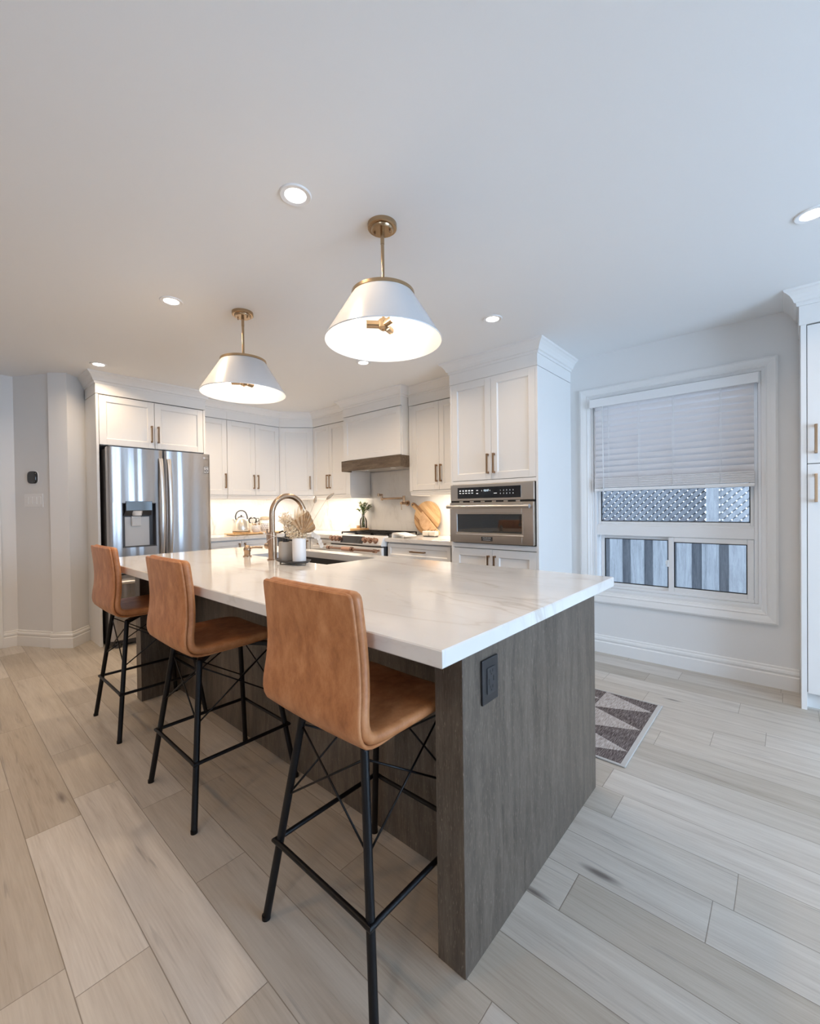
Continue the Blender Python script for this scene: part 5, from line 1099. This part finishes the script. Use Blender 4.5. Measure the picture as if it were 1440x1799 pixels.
mb = MB(); mb.lathe([(0.066, 0.165), (0.066, 0.176), (0.060, 0.196), (0.035, 0.206), (0.001, 0.208)], (JX, JY, ZT), 32); mb.lathe([(0.001, 0.165), (0.066, 0.165)], (JX, JY, ZT), 32); part('jar_lid', mb, M_tail, gj)
GX, GY = -5.125, 2.775
gj = thing('glass_teapot', 'small clear glass teapot on a stand behind the kettle', 'teapot', (GX, GY, ZT))
mb = MB(); mb.box((GX-0.055, GY-0.055, ZT), (GX+0.055, GY+0.055, ZT+0.125), 0.004); part('stand', mb, M_candle, gj)
mb = MB(); mb.lathe([(0.001, 0.126), (0.040, 0.127), (0.052, 0.150), (0.050, 0.180), (0.030, 0.200), (0.026, 0.205)], (GX, GY, ZT), 28); part('glass_body', mb, M_jar, gj)
mb = MB(); mb.lathe([(0.028, 0.204), (0.024, 0.212), (0.001, 0.214)], (GX, GY, ZT), 24); mb.sphere((GX, GY, ZT+0.22), 0.007, 8); part('lid', mb, M_chrome, gj)
mb = MB(); mb.tube([(GX, GY+0.045, ZT+0.185), (GX, GY+0.085, ZT+0.185), (GX, GY+0.088, ZT+0.155), (GX, GY+0.05, ZT+0.135)], 0.005, 8); part('handle', mb, M_dgrey, gj)

# ------------------------------------------------------------------ round board, flower vase and small wooden jar beside the range
RB = Vector((-3.965, 3.555, ZT))
rb = thing('round_wooden_riser', 'round honey wood riser at the left of the range', 'board', RB)
mb = MB(); mb.lathe([(0.001, 0.020), (0.115, 0.020), (0.118, 0.024), (0.118, 0.048), (0.114, 0.052), (0.001, 0.052)], RB, 40); part('riser_top', mb, M_oakst, rb)
mb = MB()
for a in (0.5, 2.6, 4.7): mb.cyl(RB+Vector((0.08*cos(a), 0.08*sin(a), 0)), RB+Vector((0.08*cos(a), 0.08*sin(a), 0.018)), 0.012, 12)
part('foot', mb, M_oakst, rb)
ZR = ZT+0.052; VX, VY = -3.925, 3.585
fv = thing('glass_bottle_vase', 'clear glass bottle vase holding green stems on the round riser', 'vase', (VX, VY, ZR))
mb = MB(); mb.lathe([(0.001, 0.0), (0.042, 0.0), (0.045, 0.004), (0.045, 0.085), (0.038, 0.115), (0.020, 0.140), (0.017, 0.165), (0.021, 0.175), (0.018, 0.175), (0.014, 0.162), (0.017, 0.138), (0.035, 0.112), (0.042, 0.083), (0.042, 0.006), (0.001, 0.005)], (VX, VY, ZR), 32); part('bottle', mb, M_jar, fv)
fb = thing('flower_bunch', 'bunch of cream flowers and green leaves in the glass bottle vase', 'flowers', (VX, VY, ZR+0.17))
T0 = Vector((VX, VY, ZR+0.175))
mb = MB()
tips = []
for k in range(18):
    a = rnd.random()*2*pi; r = rnd.uniform(0.02, 0.105); tip = T0+Vector((r*cos(a), r*sin(a)*0.7, rnd.uniform(0.035, 0.13))); tips.append(tip)
    mb.tube([T0+Vector((rnd.uniform(-.02, .02), rnd.uniform(-.02, .02), -0.165)), T0+Vector((rnd.uniform(-.005, .005), rnd.uniform(-.005, .005), -0.01)), tip], 0.0025, 5)
part('stem', mb, M_stem, fb)
def leafblade(m, p, d, L_, w):
    d = Vector(d).normalized(); u = d.cross(Vector((0, 0, 1)));  u = (u if u.length > 0.1 else Vector((1, 0, 0))).normalized(); pts = []
    for t, s in ((0, 0.1), (0.3, 0.9), (0.6, 1.0), (0.85, 0.5), (1, 0.02)): c = p+d*L_*t+Vector((0, 0, -0.25*L_*t*t)); pts.append((c-u*w*s, c+Vector((0, 0, -w*0.3*s)), c+u*w*s))
    V = [q for r in pts for q in r]; F = []
    for i in range(4):
        for j in range(2): F.append((i*3+j, i*3+j+1, i*3+3+j+1, i*3+3+j))
    m.add(V, F, True)
mb = MB()
for k in range(110):
    p = rnd.choice(tips)*1.0; p = T0.lerp(p, rnd.uniform(0.4, 1.0)); leafblade(mb, p, (rnd.uniform(-1, 1), rnd.uniform(-1, 1), rnd.uniform(0.2, 1.3)), rnd.uniform(0.035, 0.06), rnd.uniform(0.008, 0.013))
lf = part('foliage', mb, M_leafm, fb); lf['kind'] = 'stuff'
mb = MB()
for q in (0.0, 0.25, -0.2): leafblade(mb, T0+Vector((0.04, 0.0, 0.06)), (1.0, -0.1+q, 0.25+q), 0.10, 0.009)
part('dark_leaf', mb, M_leafd, fb)
mb = MB()
for tip in tips:
    for k in range(9): leafblade(mb, tip, (rnd.uniform(-1, 1), rnd.uniform(-1, 1), rnd.uniform(-0.1, 1.0)), rnd.uniform(0.025, 0.042), 0.012)
part('petals', mb, M_petal, fb)
mb = MB(); mb.lathe([(0.001, 0), (0.030, 0), (0.032, 0.003), (0.032, 0.030), (0.030, 0.033), (0.001, 0.033)], (-4.02, 3.60, ZR), 24); j_ = single('small_wooden_jar', mb, M_palm, 'small brown wooden jar behind on the round riser', 'jar', (-4.02, 3.60, ZR))

# ------------------------------------------------------------------ boards, candle and towel right of the range
def board_shape(F, c, r, hang, hlen, hw, th, hole=True, n=48, sy=1.0):
    # round board with a handle in direction hang (radians); outline in the F plane
    a0 = math.asin(hw/r); P = []
    for k in range(n+1): a = hang+a0+(2*pi-2*a0)*k/n; P.append((c[0]+r*cos(a), c[1]+sy*r*sin(a)))
    d = (cos(hang), sin(hang)); p = (-d[1], d[0]); R2 = hw*0.95; ce = (c[0]+d[0]*(r+hlen), c[1]+d[1]*(r+hlen))
    for k in range(9): a = hang-pi/2+pi*k/8; P.append((ce[0]+R2*cos(a), ce[1]+R2*sin(a)))
    m = MB(); m.prism([(x, 0, z) for x, z in P], (0, th, 0), F); return m, ce
tilt = 0.10
Fbrd = lambda off_: (lambda p: Vector((p[0], YB-0.018-off_-(0.40-p[2])*tilt-p[1], ZT+0.002+p[2])))
bb = thing('round_cutting_board', 'big round acacia cutting board leaning on the backsplash', 'cutting board', (-2.972, 3.62, ZT))
F_ = Fbrd(0.0); m, ce = board_shape(F_, (-2.950, 0.187), 0.180, radians(146), 0.075, 0.026, 0.018); part('board_body', m, M_board, bb)
m = MB(); m.cyl(F_(Vector((ce[0], 0.0185, ce[1]))), F_(Vector((ce[0], 0.0195, ce[1]))), 0.010, 16); part('hanging_hole', m, M_dgrey, bb)
pb = thing('paddle_board', 'small pale half-moon paddle board propped against the round board', 'cutting board', (-2.87, 3.59, ZT))
F2 = Fbrd(0.035); P = []
cx_, cz_ = -2.915, 0.115; hd_ = radians(-42); 
for k in range(25): a = hd_+pi*0.02+pi*0.98*k/24 if False else hd_+pi+pi*k/24; P.append((cx_+0.115*cos(a)*1.0, cz_+0.115*sin(a)))
# half-moon body (flat side up-right) plus handle running down to the right
d = (cos(hd_), sin(hd_)); pp = (-d[1], d[0]); body_ = []
for k in range(25): t = pi*k/24; u = -0.125*cos(t); w_ = -0.125*sin(t); body_.append((cx_+d[0]*u+pp[0]*(w_+0.02), cz_+d[1]*u+pp[1]*(w_+0.02)))
h0 = (cx_+d[0]*0.205+pp[0]*(0.005), cz_+d[1]*0.205+pp[1]*0.005)
poly = body_[:-3]+[(cx_+d[0]*0.135+pp[0]*(-0.016), cz_+d[1]*0.135+pp[1]*(-0.016))]
for k in range(7): a = hd_-pi/2+pi*k/6; poly.append((h0[0]+0.021*cos(a), h0[1]+0.021*sin(a)))
poly.append((cx_+d[0]*0.135+pp[0]*0.022, cz_+d[1]*0.135+pp[1]*0.022))
mn = min(z for x, z in poly); poly = [(x, z-mn+0.001) for x, z in poly]
m = MB(); m.prism([(x, 0, z) for x, z in poly], (0, 0.014, 0), F2); part('board_body', m, M_board2, pb)
cd_ = thing('candle_dish', 'two small square white candles on a dark dish', 'candle', (-2.735, 3.42, ZT))
mb = MB(); mb.lathe([(0.001, 0), (0.085, 0), (0.094, 0.010), (0.090, 0.010), (0.001, 0.006)], (-2.735, 3.42, ZT), 36, None, True, 1.0, 0.55); part('dish', mb, M_dgrey, cd_)
for x in (-2.778, -2.692): m = MB(); m.box((x-0.040, 3.385, ZT+0.007), (x+0.040, 3.452, ZT+0.058), 0.008); c_ = part('candle', m, M_candle, cd_); m = MB(); m.tube([(x+0.005, 3.42, ZT+0.058), (x+0.012, 3.42, ZT+0.068), (x+0.025, 3.42, ZT+0.078)], 0.0022, 5); part('wick', m, M_ink, c_)
tw = MB(); rings = []
prof = [(-0.13, 0.002), (-0.128, 0.030), (-0.115, 0.040), (-0.09, 0.044), (-0.03, 0.040), (0.04, 0.030), (0.10, 0.026), (0.125, 0.022), (0.125, 0.014), (0.06, 0.017), (-0.02, 0.026), (-0.08, 0.030), (-0.105, 0.027), (-0.112, 0.018), (-0.114, 0.002)]
rings = [[Vector((-2.885+x*0.72+0.015*j, 3.10+0.04*j, ZT+z*1.2-0.0002)) for x, z in prof] for j in range(4)]
tw.loft(rings, True, False, True); single('folded_tea_towel', tw, M_towel, 'folded white cloth lying on the worktop right of the range', 'towel', (-2.885, 3.15, ZT))

# ------------------------------------------------------------------ outlets, thermostat, switch
def socket(name, label, F, loc, w, h, gangs, cat):
    t = thing(name, label, cat, loc); m = MB(); m.box((-w/2, 0, -h/2), (w/2, 0.006, h/2), 0.002, F); part('plate', m, M_white, t)
    for k in range(gangs):
        u = (k-(gangs-1)/2)*0.0455 if gangs > 1 else 0; m = MB(); m.box((u-0.0165, 0.006, -0.033), (u+0.0165, 0.009, 0.033), 0.0015, F); part('rocker' if gangs > 1 else 'socket_face', m, M_white, t)
socket('power_outlet', 'white power outlet on the backsplash left of the flower vase', frame((-4.68, YB-0.013, 1.135), (1, 0, 0), (0, -1, 0)), (-4.68, YB-0.013, 1.135), 0.075, 0.118, 1, 'outlet')
socket('power_outlet', 'white power outlet on the backsplash behind the faucet arch', frame((XL+0.013, 3.18, 1.135), (0, 1, 0), (1, 0, 0)), (XL+0.013, 3.18, 1.135), 0.075, 0.118, 1, 'outlet')
# the diagonal wall plane
A = Vector((-5.275, 0.553, 0)); B = Vector((-4.915, 0.762, 0)); Ud = (B-A).normalized(); Nd = Vector((Ud.y, -Ud.x, 0))
def wallpt(px, py):
    dirv = _fw+_r2*((px-720)/751.75)+_u2*((899.5-py)/751.75); C0 = Vector((0, 0, CAM_H)); t = (A-C0).dot(Nd)/dirv.dot(Nd); return C0+dirv*t
p1 = wallpt(59.5, 839); th_ = thing('wall_thermostat', 'black rounded thermostat on the left wall', 'thermostat', p1)
Fth = frame(p1, Ud, Nd); rg = []
for dpt, sc in ((0.0, 1.0), (0.018, 1.0), (0.022, 0.95), (0.0235, 0.85)):
    ring = []
    for k in range(40):
        a = 2*pi*k/40; ring.append(Fth(Vector((0.050*sc*math.copysign(abs(cos(a))**0.62, cos(a)), dpt, 0.056*sc*math.copysign(abs(sin(a))**0.62, sin(a))))))
    rg.append(ring)
m = MB(); m.loft(rg, True); part('thermostat_face', m, M_blackglass, th_)
m = MB(); m.loft([[Fth(Vector((0.054*math.copysign(abs(cos(2*pi*k/40))**0.62, cos(2*pi*k/40)), d_, 0.060*math.copysign(abs(sin(2*pi*k/40))**0.62, sin(2*pi*k/40))))) for k in range(40)] for d_ in (-0.0, 0.006)], True); part('back_plate', m, M_white, th_)
p2 = wallpt(60, 879.5)
socket('light_switch', 'white four-rocker light switch plate below the thermostat', frame(p2, Ud, Nd), p2, 0.205, 0.118, 4, 'light switch')

# ------------------------------------------------------------------ rug
def rug_mat():
    m, nt, b = new_mat('woven_triangle_rug'); tc = N(nt, 'ShaderNodeTexCoord'); sp = N(nt, 'ShaderNodeSeparateXYZ'); L(nt, tc.outputs['Object'], sp.inputs[0])
    def M(op, a, c=None, d=None):
        n = N(nt, 'ShaderNodeMath', operation=op)
        for i, v in enumerate((a, c, d)):
            if v is None: continue
            if isinstance(v, (int, float)): n.inputs[i].default_value = v
            else: L(nt, v, n.inputs[i])
        return n.outputs[0]
    # triangles: base on the right end, tips pointing to -X; period 0.222 in y
    v = M('FRACT', M('DIVIDE', M('SUBTRACT', sp.outputs[1], 0.127), 0.2555)); u = M('FRACT', M('DIVIDE', M('SUBTRACT', 0.0, sp.outputs[0]), 0.29))
    tri = M('ABSOLUTE', M('SUBTRACT', v, 0.5)); dark = M('LESS_THAN', tri, M('MULTIPLY', M('SUBTRACT', 1.0, u), 0.5))
    wv = N(nt, 'ShaderNodeCombineXYZ'); L(nt, M('MULTIPLY', sp.outputs[0], 330.0), wv.inputs[0]); L(nt, M('MULTIPLY', sp.outputs[1], 22.0), wv.inputs[1])
    no = N(nt, 'ShaderNodeTexNoise', i_Scale=1.0, i_Detail=2); L(nt, wv.outputs[0], no.inputs['Vector'])
    c1 = ramp(nt, no.outputs['Fac'], [(0.35, (0.045, 0.032, 0.030)), (0.52, (0.13, 0.105, 0.10)), (0.70, (0.30, 0.26, 0.25))])
    c2 = ramp(nt, no.outputs['Fac'], [(0.35, (0.26, 0.215, 0.19)), (0.55, (0.47, 0.43, 0.41)), (0.72, (0.58, 0.55, 0.53))])
    mx = N(nt, 'ShaderNodeMix', data_type='RGBA'); L(nt, dark, mx.inputs[0]); L(nt, c2.outputs[0], mx.inputs[6]); L(nt, c1.outputs[0], mx.inputs[7]); L(nt, mx.outputs[2], b.inputs['Base Color'])
    b.inputs['Roughness'].default_value = 0.95
    bp = N(nt, 'ShaderNodeBump', i_Strength=0.5, i_Distance=0.002); L(nt, no.outputs['Fac'], bp.inputs['Height']); L(nt, bp.outputs[0], b.inputs['Normal']); return m
rg_ = thing('woven_runner_rug', 'grey and brown triangle-patterned runner on the floor behind the island', 'rug', (-0.585, 2.125, 0))
ce = Vector((-1.5, 2.505, 0))
def rot_rug(mb, pivot=Vector((-0.56, 2.11, 0)), a=radians(-1.5)):
    for v in mb.v: w = v-pivot; v.x = pivot.x+w.x*cos(a)-w.y*sin(a); v.y = pivot.y+w.x*sin(a)+w.y*cos(a)
    return mb
mb = MB(); mb.box((-2.5, 2.125, 0.0005), (-0.585, 2.890, 0.007), 0.002); part('rug_field', mb, rug_mat(), rg_)
mb = MB(); mb.box((-0.585, 2.118, 0.0005), (-0.560, 2.897, 0.008), 0.003); mb.box((-2.5, 2.110, 0.0005), (-0.560, 2.125, 0.008), 0.003); mb.box((-2.5, 2.890, 0.0005), (-0.560, 2.900, 0.008), 0.003); part('rug_border', mb, plain('grey_cotton_binding', (0.50, 0.49, 0.47), 0.9, bump=0.3), rg_)
